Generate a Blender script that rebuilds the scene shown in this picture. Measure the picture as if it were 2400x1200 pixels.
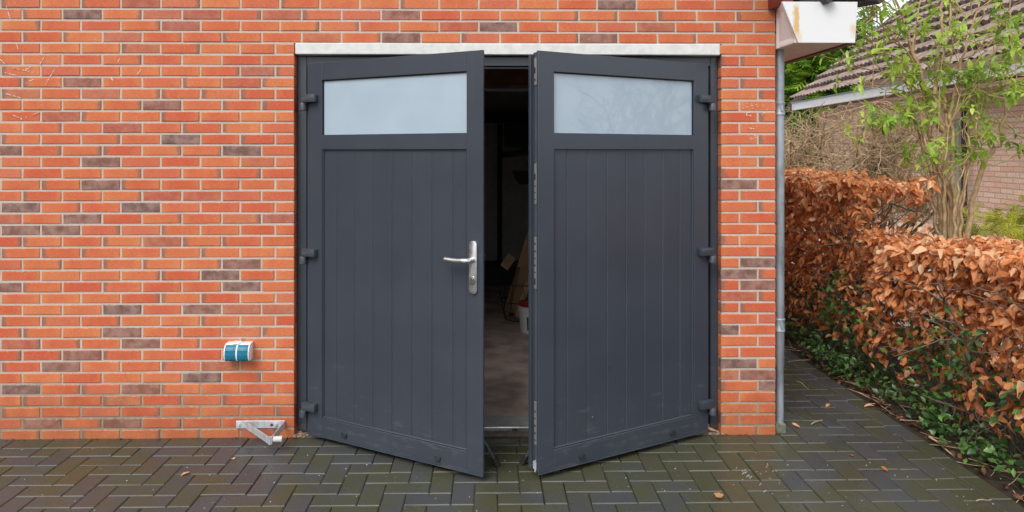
import bpy, bmesh, math, random
import numpy as np
from mathutils import Vector, Matrix
R = math.radians
SC = bpy.context.scene
COL = SC.collection
for o in list(bpy.data.objects): bpy.data.objects.remove(o)

# ------------------------------------------------------------------ camera
YAW, FPX, CX, CY, EYE = R(0.9), 1640.0, 1176.0, 355.0, (0.0, -3.88, 1.579)
cam = bpy.data.cameras.new('camera'); cam.sensor_width = 36; cam.lens = FPX/2400*36
cam.shift_x = (1200-CX)/2400; cam.shift_y = -(600-CY)/2400
cam.clip_start = .05; cam.clip_end = 2000
camo = bpy.data.objects.new('camera', cam); COL.objects.link(camo)
camo.location = EYE; camo.rotation_euler = (R(90), 0, -YAW)
SC.camera = camo

# ------------------------------------------------------------------ sky, sun, exposure
SUN_EL, SUN_AZ = R(46), R(210)          # azimuth clockwise from +Y: high, behind the viewer's left shoulder
w = bpy.data.worlds.new('World'); SC.world = w; w.use_nodes = True
nt = w.node_tree; nt.nodes.clear()
wo = nt.nodes.new('ShaderNodeOutputWorld'); bg = nt.nodes.new('ShaderNodeBackground')
sky = nt.nodes.new('ShaderNodeTexSky'); sky.sky_type = 'NISHITA'; sky.sun_disc = False
sky.sun_elevation = SUN_EL; sky.sun_rotation = SUN_AZ; sky.air_density = 1.0; sky.dust_density = 4.0; sky.ozone_density = 1.0
hs = nt.nodes.new('ShaderNodeHueSaturation'); hs.inputs['Saturation'].default_value = 0.22
mx = nt.nodes.new('ShaderNodeMix'); mx.data_type = 'RGBA'; mx.inputs[0].default_value = 0.6
mx.inputs[7].default_value = (10.0, 10.4, 11.0, 1)      # even cloud cover
nt.links.new(sky.outputs[0], hs.inputs['Color']); nt.links.new(hs.outputs[0], mx.inputs[6])
nt.links.new(mx.outputs[2], bg.inputs[0]); bg.inputs[1].default_value = 0.094
nt.links.new(bg.outputs[0], wo.inputs[0])
sl = bpy.data.lights.new('sun', 'SUN'); sl.energy = 1.3; sl.angle = R(32); sl.color = (1, .97, .92)
so = bpy.data.objects.new('sun', sl); COL.objects.link(so)
sd = Vector((math.sin(SUN_AZ)*math.cos(SUN_EL), math.cos(SUN_AZ)*math.cos(SUN_EL), math.sin(SUN_EL)))
so.rotation_euler = sd.to_track_quat('Z', 'Y').to_euler()
SC.view_settings.view_transform = 'Standard'; SC.view_settings.look = 'None'
SC.view_settings.exposure = 0.72; SC.view_settings.gamma = 1
SC.view_settings.use_curve_mapping = False
SC.cycles.max_bounces = 8; SC.cycles.diffuse_bounces = 4; SC.cycles.use_denoising = True

# ------------------------------------------------------------------ helpers
_r = np.array([math.cos(YAW), -math.sin(YAW), 0]); _f = np.array([math.sin(YAW), math.cos(YAW), 0]); _E = np.array(EYE)
def ray(px, py): return _r*(px-CX)/FPX + _f - np.array([0, 0, 1.])*(py-CY)/FPX
def atY(px, py, Y): d = ray(px, py); return _E + d*(Y-_E[1])/d[1]
def atZ(px, py, Z=0.): d = ray(px, py); return _E + d*(Z-_E[2])/d[2]

def link(name, me, mat=None, parent=None, smooth=False):
    o = bpy.data.objects.new(name, me); COL.objects.link(o)
    if mat is not None:
        for m in (mat if isinstance(mat, (list, tuple)) else [mat]): me.materials.append(m)
    if parent is not None: o.parent = parent
    if smooth:
        me.polygons.foreach_set('use_smooth', [True]*len(me.polygons))
    return o
def empty(name, loc=(0, 0, 0), rz=0, parent=None):
    o = bpy.data.objects.new(name, None); COL.objects.link(o); o.location = loc; o.rotation_euler = (0, 0, rz)
    o.empty_display_size = .1
    if parent is not None: o.parent = parent
    return o
def tag(o, label=None, cat=None, group=None, kind=None):
    for k, v in (('label', label), ('category', cat), ('group', group), ('kind', kind)):
        if v: o[k] = v
    return o

class MB:
    """collects shapes in one bmesh"""
    def __init__(s): s.bm = bmesh.new()
    def _new(s, verts, faces, bevel=0, seg=1, mi=0):
        vs = [s.bm.verts.new(v) for v in verts]; fs = []
        for f in faces:
            fs.append(s.bm.faces.new([vs[i] for i in f])); fs[-1].material_index = mi
        if bevel:
            es = list({e for f in fs for e in f.edges})
            bmesh.ops.bevel(s.bm, geom=es, offset=bevel, segments=seg, profile=.5, affect='EDGES', clamp_overlap=True)
        return s
    def box(s, x0, x1, y0, y1, z0, z1, bevel=0, seg=1, M=None, mi=0):
        if x0 > x1: x0, x1 = x1, x0
        if y0 > y1: y0, y1 = y1, y0
        if z0 > z1: z0, z1 = z1, z0
        v = [(x0, y0, z0), (x1, y0, z0), (x1, y1, z0), (x0, y1, z0), (x0, y0, z1), (x1, y0, z1), (x1, y1, z1), (x0, y1, z1)]
        if M is not None: v = [tuple(M @ Vector(p)) for p in v]
        return s._new(v, [(0, 3, 2, 1), (4, 5, 6, 7), (0, 1, 5, 4), (1, 2, 6, 5), (2, 3, 7, 6), (3, 0, 4, 7)], bevel, seg, mi)
    def cyl(s, p0, p1, r0, r1=None, n=16, caps=True, mi=0):
        r1 = r0 if r1 is None else r1
        p0, p1 = Vector(p0), Vector(p1); d = (p1-p0).normalized()
        a = d.orthogonal().normalized(); b = d.cross(a)
        v = []
        for p, r in ((p0, r0), (p1, r1)):
            for i in range(n):
                t = 2*math.pi*i/n; v.append(tuple(p + a*math.cos(t)*r + b*math.sin(t)*r))
        f = [(i, (i+1) % n, n+(i+1) % n, n+i) for i in range(n)]
        if caps: f += [tuple(range(n-1, -1, -1)), tuple(range(n, 2*n))]
        return s._new(v, f, mi=mi)
    def lathe(s, prof, c=(0, 0, 0), n=24, mi=0):
        """prof: list of (r, z)"""
        v, f = [], []
        for r, z in prof:
            for i in range(n):
                t = 2*math.pi*i/n; v.append((c[0]+r*math.cos(t), c[1]+r*math.sin(t), c[2]+z))
        for k in range(len(prof)-1):
            for i in range(n):
                f.append((k*n+i, k*n+(i+1) % n, (k+1)*n+(i+1) % n, (k+1)*n+i))
        f.append(tuple(range(n-1, -1, -1))); f.append(tuple((len(prof)-1)*n+i for i in range(n)))
        return s._new(v, f, mi=mi)
    def prism(s, poly, off, bevel=0, mi=0, seg=1):
        """poly: list of 3d points (planar), extruded by vector off"""
        n = len(poly); o = Vector(off)
        v = [tuple(p) for p in poly] + [tuple(Vector(p)+o) for p in poly]
        f = [tuple(range(n-1, -1, -1)), tuple(range(n, 2*n))] + [(i, (i+1) % n, n+(i+1) % n, n+i) for i in range(n)]
        return s._new(v, f, bevel, seg, mi)
    def tube(s, pts, r, n=8, mi=0):
        pts = [Vector(p) for p in pts]; rs = r if isinstance(r, (list, tuple)) else [r]*len(pts)
        v, f = [], []; a = None
        for k, p in enumerate(pts):
            d = (pts[min(k+1, len(pts)-1)] - pts[max(k-1, 0)]).normalized()
            a = (d.orthogonal() if a is None else (a - d*a.dot(d))).normalized(); b = d.cross(a)
            for i in range(n):
                t = 2*math.pi*i/n; v.append(tuple(p + (a*math.cos(t) + b*math.sin(t))*rs[k]))
        for k in range(len(pts)-1):
            for i in range(n): f.append((k*n+i, k*n+(i+1) % n, (k+1)*n+(i+1) % n, (k+1)*n+i))
        f.append(tuple(range(n-1, -1, -1))); f.append(tuple((len(pts)-1)*n+i for i in range(n)))
        return s._new(v, f, mi=mi)
    def build(s, name, mat=None, parent=None, smooth=False):
        bmesh.ops.recalc_face_normals(s.bm, faces=s.bm.faces)
        me = bpy.data.meshes.new(name); s.bm.to_mesh(me); s.bm.free()
        o = link(name, me, mat, parent)
        if smooth:
            me.polygons.foreach_set('use_smooth', [True]*len(me.polygons))
            try: me.set_sharp_from_angle(angle=R(38))
            except Exception: pass
        return o

def np_mesh(name, V, Q, mat, parent=None, col=None, uv=None, smooth=False):
    """V (n,3); Q (m,4) quads; col (n,4) per vertex colour attribute 'vc'; uv (n,2) per vertex"""
    me = bpy.data.meshes.new(name); V = np.asarray(V, np.float32); Q = np.asarray(Q, np.int32)
    me.vertices.add(len(V)); me.vertices.foreach_set('co', V.ravel())
    me.loops.add(Q.size); me.loops.foreach_set('vertex_index', Q.ravel())
    me.polygons.add(len(Q)); me.polygons.foreach_set('loop_start', np.arange(0, Q.size, Q.shape[1], dtype=np.int32))
    me.polygons.foreach_set('loop_total', np.full(len(Q), Q.shape[1], np.int32))
    me.polygons.foreach_set('use_smooth', np.full(len(Q), bool(smooth)))
    if uv is not None:
        l = me.uv_layers.new(name='UVMap'); l.data.foreach_set('uv', np.asarray(uv, np.float32)[Q.ravel()].ravel())
    if col is not None:
        a = me.color_attributes.new('vc', 'FLOAT_COLOR', 'POINT'); a.data.foreach_set('color', np.asarray(col, np.float32).ravel())
    me.update(calc_edges=True); me.validate()
    return link(name, me, mat, parent)

# ------------------------------------------------------------------ material helpers
class Mat:
    def __init__(s, name):
        s.m = bpy.data.materials.new(name); s.m.use_nodes = True; s.t = s.m.node_tree; s.t.nodes.clear()
        s.out = s.t.nodes.new('ShaderNodeOutputMaterial')
    def n(s, typ, ins=None, **kw):
        nd = s.t.nodes.new('ShaderNode'+typ)
        for k, v in kw.items(): setattr(nd, k, v)
        for k, v in (ins or {}).items(): s.set(nd.inputs[k], v)
        return nd
    def set(s, sock, v):
        if isinstance(v, bpy.types.NodeSocket): s.t.links.new(v, sock)
        elif isinstance(v, bpy.types.Node): s.t.links.new(v.outputs[0], sock)
        else:
            if isinstance(v, tuple) and len(v) == 3 and sock.type == 'RGBA': v = v + (1,)
            sock.default_value = v
    def math(s, op, a, b=0., c=None, clamp=False):
        nd = s.t.nodes.new('ShaderNodeMath'); nd.operation = op; nd.use_clamp = clamp
        s.set(nd.inputs[0], a); s.set(nd.inputs[1], b)
        if c is not None: s.set(nd.inputs[2], c)
        return nd.outputs[0]
    def mix(s, f, a, b, mode='MIX'):
        nd = s.t.nodes.new('ShaderNodeMix'); nd.data_type = 'RGBA'; nd.blend_type = mode
        s.set(nd.inputs[0], f); s.set(nd.inputs[6], a); s.set(nd.inputs[7], b); return nd.outputs[2]
    def ramp(s, f, lo, hi, a=0., b=1.):
        nd = s.t.nodes.new('ShaderNodeMapRange'); nd.interpolation_type = 'SMOOTHSTEP'
        s.set(nd.inputs[0], f); nd.inputs[1].default_value = lo; nd.inputs[2].default_value = hi
        s.set(nd.inputs[3], a); s.set(nd.inputs[4], b); return nd.outputs[0]
    def noise(s, scale, vec=None, detail=3, rough=.55, stretch=None):
        v = vec if vec is not None else s.obj()
        if stretch:
            mp = s.n('Mapping', {0: v}); mp.inputs['Scale'].default_value = stretch; v = mp.outputs[0]
        nd = s.n('TexNoise', {'Vector': v, 'Scale': scale, 'Detail': detail, 'Roughness': rough}); return nd.outputs[0]
    def voro(s, scale, vec=None, feature='F1'):
        nd = s.n('TexVoronoi', {'Vector': vec if vec is not None else s.obj(), 'Scale': scale}, feature=feature); return nd
    def obj(s):
        if not hasattr(s, '_tc'): s._tc = s.n('TexCoord')
        return s._tc.outputs['Object']
    def attr(s, name='vc'):
        nd = s.n('Attribute', attribute_name=name); sp = s.n('SeparateColor', {0: nd.outputs['Color']}); return nd.outputs['Color'], sp.outputs
    def bump(s, h, strength=.3, dist=.002, normal=None):
        nd = s.n('Bump', {'Height': h, 'Strength': strength, 'Distance': dist})
        if normal is not None: s.set(nd.inputs['Normal'], normal)
        return nd.outputs[0]
    def pbsdf(s, base, rough=.6, normal=None, **kw):
        nd = s.n('BsdfPrincipled', {'Base Color': base, 'Roughness': rough})
        if normal is not None: s.set(nd.inputs['Normal'], normal)
        for k, v in kw.items(): s.set(nd.inputs[k.replace('_', ' ')], v)
        return nd.outputs[0]
    def done(s, sh):
        s.t.links.new(sh, s.out.inputs[0]); return s.m

def simple(name, col, rough=.6, metallic=0, var=.12, scale=12, bump=.0, spec=.5, bscale=200):
    m = Mat(name); nz = m.noise(scale)
    c = m.mix(1.0, col, m.n('CombineColor', {0: m.ramp(nz, .25, .75, 1-var, 1+var), 1: m.ramp(nz, .25, .75, 1-var, 1+var), 2: m.ramp(nz, .25, .75, 1-var, 1+var)}).outputs[0], 'MULTIPLY')
    nm = m.bump(m.noise(bscale), bump, .001) if bump else None
    rr = m.ramp(m.noise(scale*2.3), .3, .7, max(0, rough-.06), min(1, rough+.06))
    return m.done(m.pbsdf(c, rr, nm, Metallic=metallic, Specular_IOR_Level=spec))

def mat_brick():
    m = Mat('orange_brick'); col, ch = m.attr(); uvn = m.n('UVMap'); sp = m.n('SeparateXYZ', {0: uvn.outputs[0]}); u = sp.outputs[0]
    nz = m.noise(9, detail=4); nz2 = m.noise(26, detail=3)
    ed = m.math('ABSOLUTE', m.math('SUBTRACT', m.math('MULTIPLY', u, 2.), 1.))
    ed = m.ramp(m.math('ADD', ed, m.math('MULTIPLY', m.math('SUBTRACT', nz2, .5), .7)), .45, 1.05)
    f = m.math('ADD', m.math('MULTIPLY', ch[0], .75), m.math('MULTIPLY', m.math('SUBTRACT', nz, .5), 1.1))
    f = m.math('ADD', f, m.math('MULTIPLY', ed, .30), clamp=True)
    base = m.mix(f, (.59, .115, .052), (.68, .225, .088))
    pink = m.ramp(m.math('FRACT', m.math('MULTIPLY', ch[0], 7.31)), .72, 1.0)
    base = m.mix(m.math('MULTIPLY', pink, .55), base, (.58, .165, .105))
    # kiln-darkened ends and fully dark headers
    en = m.math('ADD', u, m.math('MULTIPLY', m.math('SUBTRACT', nz2, .5), .22))
    endm = m.math('MULTIPLY', m.ramp(en, .04, .17, 1., 0.), m.ramp(ch[2], .70, .74))
    endr = m.math('MULTIPLY', m.ramp(en, .85, .97), m.ramp(ch[2], .20, .24, 1., 0.))
    base = m.mix(m.math('MULTIPLY', m.math('ADD', endm, endr, clamp=True), .75), base, (.24, .13, .10))
    dk = m.mix(m.ramp(m.noise(18), .32, .68), (.16, .088, .076), (.34, .205, .170))
    dkf = m.math('MULTIPLY', ch[1], m.ramp(m.noise(7), .05, .35, .75, 1.))
    base = m.mix(dkf, base, dk)
    gr = m.noise(1, stretch=(55, 55, 330), detail=4, rough=.7)
    g2 = m.noise(260, detail=2)
    k = m.math('MULTIPLY', m.ramp(gr, .3, .7, .82, 1.10), m.ramp(g2, .3, .7, .88, 1.08))
    base = m.mix(1., base, m.n('CombineColor', {0: k, 1: k, 2: k}).outputs[0], 'MULTIPLY')
    # green-brown weathering low on the wall (a stain, its own ragged outline)
    z = m.n('SeparateXYZ', {0: m.obj()}).outputs[2]
    st = m.ramp(m.math('ADD', z, m.math('MULTIPLY', nz, .5)), .22, .62, .40, 0.)
    base = m.mix(st, base, (.22, .085, .035))
    vv_ = sp.outputs[1]; ev = m.math('MINIMUM', vv_, m.math('SUBTRACT', 1., vv_)); ev = m.math('ADD', ev, m.math('MULTIPLY', m.math('SUBTRACT', m.noise(70, detail=4, rough=.7), .5), .26))
    base = m.mix(m.ramp(ev, -.05, .01, .8, 0.), base, (.46, .41, .35))
    v = m.voro(95); spk = m.math('MULTIPLY', m.ramp(v.outputs[0], .07, .13, 1., 0.), m.ramp(m.n('SeparateColor', {0: v.outputs[1]}).outputs[0], .86, .87))
    base = m.mix(m.math('MULTIPLY', spk, .9), base, (.80, .76, .72))
    h = m.math('ADD', m.math('MULTIPLY', gr, .8), m.math('MULTIPLY', g2, .5))
    return m.done(m.pbsdf(base, .72, m.bump(h, .9, .0035), Specular_IOR_Level=.3))

def mat_mortar():
    m = Mat('mortar'); a = m.noise(320, detail=3); b = m.noise(6, detail=4)
    c = m.mix(m.ramp(a, .3, .7), (.47, .395, .335), (.61, .53, .46))
    z = m.n('SeparateXYZ', {0: m.obj()}).outputs[2]
    st = m.ramp(m.math('ADD', z, m.math('MULTIPLY', b, .45)), .30, .70, .65, 0.)
    c = m.mix(st, c, (.15, .125, .065))
    c = m.mix(m.ramp(b, .55, .75, 0., .25), c, (.24, .20, .16))
    return m.done(m.pbsdf(c, .9, m.bump(a, .8, .003), Specular_IOR_Level=.2))

def mat_paver():
    m = Mat('wet_concrete_paver'); col, ch = m.attr()
    big = m.noise(1.15, detail=4, rough=.6); mid = m.noise(5.5, detail=4); fine = m.noise(420, detail=2); f2 = m.noise(90, detail=3)
    base = m.mix(ch[0], (.046, .051, .056), (.063, .067, .070))
    base = m.mix(m.ramp(ch[2], .72, .95, 0., .30), base, (.062, .054, .052))
    alg = m.math('ADD', m.math('MULTIPLY', big, 1.0), m.math('ADD', m.math('MULTIPLY', mid, .55), m.math('MULTIPLY', ch[1], .16)))
    algm = m.ramp(alg, .73, .95)
    base = m.mix(m.math('MULTIPLY', algm, .85), base, m.mix(m.noise(2.1), (.056, .050, .016), (.062, .070, .028)))
    base = m.mix(m.ramp(fine, .35, .7, 0., .35), base, (.10, .10, .10))
    v = m.voro(16); spk = m.math('MULTIPLY', m.ramp(v.outputs[0], .035, .06, 1., 0.), m.ramp(m.n('SeparateColor', {0: v.outputs[1]}).outputs[0], .80, .81))
    v2 = m.voro(60); spk2 = m.math('MULTIPLY', m.ramp(v2.outputs[0], .08, .13, 1., 0.), m.ramp(m.n('SeparateColor', {0: v2.outputs[1]}).outputs[1], .92, .93))
    base = m.mix(m.math('MULTIPLY', m.math('MAXIMUM', spk, spk2), .65), base, (.50, .50, .46))
    wet = m.ramp(m.noise(1.7, detail=4), .38, .62)
    rg = m.ramp(m.math('ADD', m.math('MULTIPLY', wet, .8), m.math('MULTIPLY', ch[1], .2)), .1, .9, .46, .20)
    rg = m.math('ADD', rg, m.math('MULTIPLY', m.math('SUBTRACT', f2, .5), .2))
    return m.done(m.pbsdf(base, rg, m.bump(m.math('ADD', fine, m.math('MULTIPLY', f2, 1.5)), .35, .0014), Specular_IOR_Level=.36))

def mat_leaf(name, cols, rough=.5, trans=.25, spec=.4, vein=True):
    """cols: three colours picked by the per-leaf random value"""
    m = Mat(name); col, ch = m.attr()
    c = m.mix(m.ramp(ch[0], 0., .5), cols[0], cols[1]); c = m.mix(m.ramp(ch[0], .5, 1.), c, cols[2])
    k = m.ramp(m.noise(60), .3, .7, .85, 1.12)
    c = m.mix(1., c, m.n('CombineColor', {0: k, 1: k, 2: k}).outputs[0], 'MULTIPLY')
    p = m.pbsdf(c, rough, None, Specular_IOR_Level=spec)
    t = m.n('BsdfTranslucent', {'Color': c}); ms = m.n('MixShader', {0: trans, 1: p, 2: t.outputs[0]})
    return m.done(ms.outputs[0])

def mat_door():
    m = Mat('anthracite_powder_coat')
    a = m.noise(3.2, detail=3); b = m.noise(700, detail=2); st = m.noise(1, stretch=(26, 26, 1.2), detail=4)
    c = m.mix(m.ramp(a, .3, .7), (.039, .047, .063), (.044, .053, .070))
    c = m.mix(m.ramp(st, .58, .8, 0., .07), c, (.10, .11, .12))
    oz = m.n('SeparateXYZ', {0: m.obj()}).outputs[2]; sc_ = m.noise(1, stretch=(7, 7, 30), detail=5, rough=.7)
    c = m.mix(m.math('MULTIPLY', m.ramp(m.math('SUBTRACT', sc_, m.math('MULTIPLY', oz, .25)), .50, .62), .22), c, (.16, .16, .15))
    v = m.voro(9); spk = m.math('MULTIPLY', m.ramp(v.outputs[0], .025, .04, 1., 0.), m.ramp(m.n('SeparateColor', {0: v.outputs[1]}).outputs[0], .90, .91))
    c = m.mix(m.math('MULTIPLY', spk, .6), c, (.45, .45, .44))
    rg = m.ramp(m.math('ADD', a, m.math('MULTIPLY', st, .5)), .4, 1.1, .27, .33)
    return m.done(m.pbsdf(c, rg, m.bump(b, .12, .0004), Specular_IOR_Level=.62))

def mat_glass():
    m = Mat('satin_white_glass'); a = m.noise(4)
    c = m.mix(m.ramp(a, .3, .7), (.36, .45, .53), (.39, .48, .56))
    return m.done(m.pbsdf(c, .45, None, Specular_IOR_Level=.2, Coat_Weight=1.0, Coat_Roughness=.015, Coat_IOR=1.55))

def mat_zinc(name='weathered_zinc', col=(.33, .37, .41), rough=.5):
    m = Mat(name); a = m.noise(5, stretch=(4, 4, 1), detail=4); v = m.voro(55)
    c = m.mix(m.ramp(a, .3, .7), tuple(x*.78 for x in col), tuple(min(1, x*1.2) for x in col))
    c = m.mix(m.math('MULTIPLY', m.n('SeparateColor', {0: v.outputs[1]}).outputs[0], .25), c, tuple(min(1, x*1.6) for x in col))
    return m.done(m.pbsdf(c, m.ramp(a, .3, .7, rough-.1, rough+.12), m.bump(m.noise(120), .1, .0008), Metallic=.35))

def mat_whitepaint():
    m = Mat('weathered_white_paint'); p = m.obj(); s = m.n('SeparateXYZ', {0: p}).outputs
    a = m.noise(1, stretch=(3, 3, 26), detail=5, rough=.65); b = m.noise(30, detail=3)
    c = m.mix(m.ramp(a, .64, .76), (.72, .73, .73), (.54, .57, .58))
    # bare filler and wood showing through flaked paint: two strips with ragged outlines
    def strip(x0, x1, z0, z1, e=.010):
        dx = m.math('MULTIPLY', m.math('SUBTRACT', b, .5), .022)
        xx = m.math('ADD', s[0], dx); zz = m.math('ADD', s[2], m.math('MULTIPLY', dx, 2.))
        f = m.math('MULTIPLY', m.ramp(xx, x0-e, x0+e), m.ramp(xx, x1-e*.4, x1+e*.4, 1., 0.))
        return m.math('MULTIPLY', f, m.math('MULTIPLY', m.ramp(zz, z0-.03, z0+.03), m.ramp(zz, z1-.02, z1+.02, 1., 0.)))
    c = m.mix(m.math('MULTIPLY', strip(1.588, 1.617, 2.19, 2.345), .85), c, (.62, .36, .07))
    c = m.mix(m.math('MULTIPLY', strip(1.888, 1.93, 2.19, 2.245), .7), c, (.66, .48, .28))
    c = m.mix(m.math('MULTIPLY', strip(1.608, 1.632, 2.152, 2.20), .6), c, (.70, .52, .33))
    return m.done(m.pbsdf(c, .5, m.bump(a, .15, .001)))

BRICK, MORTAR, PAVER = mat_brick(), mat_mortar(), mat_paver()
DOOR, GLASS, ZINC = mat_door(), mat_glass(), mat_zinc()
GALV = mat_zinc('galvanised_steel', (.50, .53, .56), .38)
ALU = simple('satin_aluminium', (.62, .62, .63), .32, 1, .05)
WHITEP = mat_whitepaint()
WHITE = simple('plain_white_paint', (.80, .80, .80), .5, 0, .04)
SOFFIT = simple('soffit_board', (.76, .69, .66), .6, 0, .08)
MAROON = simple('dark_red_paint', (.16, .022, .020), .35, 0, .2)
CONC = simple('lintel_concrete', (.66, .66, .64), .85, 0, .09, 22, .6, .3, 260)
SCREED = simple('screed', (.36, .36, .35), .85, 0, .12, 18, .4, .3)
GFLOOR = simple('dusty_concrete_floor', (.47, .37, .32), .8, 0, .35, 5, .4, .3)
PLATE = simple('zinc_plate', (.30, .30, .30), .35, .4, .06)
DARKM = simple('dark_metal', (.025, .027, .03), .45, .3, .15)
BLACK = simple('black_rubber', (.015, .015, .015), .6)
PLASW = simple('white_plastic', (.78, .79, .80), .35, 0, .03)
BLUE = simple('petrol_blue_plastic', (.012, .16, .26), .28, 0, .05)
SOIL = simple('damp_soil', (.035, .024, .017), .9, 0, .5, 25, 1.0, .3, 60)
JOINT = simple('joint_sand_and_moss', (.028, .034, .012), .9, 0, .6, 9, .8, .2, 120)

# ------------------------------------------------------------------ ground and driveway
def sheet(name, x0, x1, y0, y1, z, mat):
    o = np_mesh(name, [(x0, y0, z), (x1, y0, z), (x1, y1, z), (x0, y1, z)], [(0, 1, 2, 3)], mat); return o
m = Mat('garden_ground'); gz = m.noise(.6, detail=5); g2 = m.noise(30, detail=4)
c_ = m.mix(m.ramp(gz, .4, .6), (.030, .022, .015), (.028, .042, .012)); c_ = m.mix(m.ramp(g2, .35, .7, 0., .5), c_, (.075, .055, .035))
GROUND = m.done(m.pbsdf(c_, .95, m.bump(g2, .8, .02)))
tag(sheet('ground', -400, 400, -400, 400, -.045, GROUND), kind='structure')
tag(sheet('soil_strip', 2.36, 3.6, -6, 8, -.012, SOIL), kind='structure')
tag(sheet('pale_patio', 3.7, 9, -2, 16, -.006, simple('pale_patio_slabs', (.50, .49, .47), .8, 0, .15, 3, .3)), kind='structure')
rng = np.random.default_rng(7)
m = Mat('paver_edge_sky_glint'); a = m.noise(3, detail=4); b = m.noise(90)  # sky reflection on the front chamfers, painted as a paler colour
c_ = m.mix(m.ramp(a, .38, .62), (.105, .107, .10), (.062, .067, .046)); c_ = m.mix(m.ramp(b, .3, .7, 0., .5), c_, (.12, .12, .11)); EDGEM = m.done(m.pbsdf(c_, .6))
def pavers():
    P = .1053; g = .0016; cells = []
    X0, X1, Y0, Y1 = -3.9, 2.372, -5.2, 7.0
    gx, gy = .031, -.118
    def add(x0, x1, y0, y1):
        bx0, bx1 = max(x0, X0), min(x1, X1-P)
        if y0 > -.119: bx0 = max(bx0, 1.612)
        by0, by1 = max(y0, Y0), min(y1, Y1)
        if bx1-bx0 > .012 and by1-by0 > .012: cells.append((bx0, bx1, by0, by1))
    for j in range(-50, 70):
        for i in range(-40, 24):
            k = (i+j+3) % 4
            x, y = gx+i*P, gy+(j+1)*P - P + P
            y0 = gy + (j+1)*P
            if k == 0: add(x, x+2*P, y0-0*P, y0+P) if False else add(x, x+2*P, gy+(j+1)*P, gy+(j+2)*P)
            if k == 2: add(x, x+P, gy+(j+1)*P, gy+(j+3)*P)
    cells2 = []
    for c in cells:                                   # keep the stretcher row along the wall free
        x0, x1, y0, y1 = c
        if x0 < 1.60 and y1 > -.117: y1 = -.118
        if y1-y0 > .012: cells2.append((x0, x1, y0, y1))
    x = X0+.02
    while x < 1.6:                                    # stretcher row along the facade
        cells2.append((x, min(x+.2125, 1.612), -.118, .012 if not(-1.03 < x < 1.1) else .0)); x += .2125
    y = Y0
    while y < Y1: cells2.append((X1-P, X1, y, y+.2125)); y += .2125     # border course beside the bed
    V, Q, Cc, EDGE = [], [], [], []
    for (x0, x1, y0, y1) in cells2:
        x0 += g; x1 -= g; y0 += g; y1 -= g
        b = min(.0046, (x1-x0)*.3, (y1-y0)*.3); dz = rng.normal(0, .0009); tx, ty = rng.normal(0, .0022, 2)
        n0 = len(V); cx, cy = (x0+x1)/2, (y0+y1)/2
        for (ins, z) in ((0, -.04), (0, -.0038), (b, 0)):
            for (px, py) in ((x0+ins, y0+ins), (x1-ins, y0+ins), (x1-ins, y1-ins), (x0+ins, y1-ins)):
                jx, jy = rng.normal(0, .0007, 2)
                V.append((px+jx, py+jy, z+dz+(px-cx)*tx+(py-cy)*ty))
        for k in range(2):
            for i in range(4): Q.append((n0+k*4+i, n0+k*4+(i+1) % 4, n0+k*4+4+(i+1) % 4, n0+k*4+4+i))
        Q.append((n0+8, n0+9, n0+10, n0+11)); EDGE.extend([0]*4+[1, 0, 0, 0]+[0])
        r = rng.random(3); Cc += [(r[0], r[1], r[2], 1)]*12
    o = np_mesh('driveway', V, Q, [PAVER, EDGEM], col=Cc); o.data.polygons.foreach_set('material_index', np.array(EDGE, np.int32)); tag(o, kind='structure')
    tag(sheet('joint_bed', X0, X1, Y0, Y1, -.0085, JOINT), kind='structure')
pavers()

# ------------------------------------------------------------------ the brick house
house = tag(empty('brick_house', (0, 0, 0)), 'orange red brick house wall with concrete lintel and white eaves box', 'house')
OX0, OX1, CORNER = -1.085, 1.284, 1.590
LX0, LX1, LZ0, LZ1 = -1.079, 1.277, 2.115, 2.177
DARKPX = [(189, 32), (189, 192), (376, 246), (421, 325), (22, 352), (565, 352), (235, 379), (234, 432), (50, 486), (327, 486), (189, 512), (48, 539), (142, 539),
          (565, 618), (515, 648), (24, 672), (565, 672), (286, 725), (473, 725), (288, 779), (331, 806), (192, 832), (146, 858), (473, 884), (50, 912), (330, 912),
          (101, 992), (286, 992), (935, 32), (1175, 60), (940, 87), (1408, 87), (1734, 432), (1785, 618), (1722, 645), (1785, 672), (1722, 778), (1722, 860), (1760, 885), (1800, 912), (1440, 5)]
HALFPX = [(462, 32), (142, 272), (270, 298), (600, 165), (376, 565), (517, 858), (326, 8), (620, 512), (1560, 60), (1700, 885), (440, 60)]
DARK = [atY(x, y, 0) for x, y in DARKPX]; HALF = [atY(x, y, 0) for x, y in HALFPX]
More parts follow.
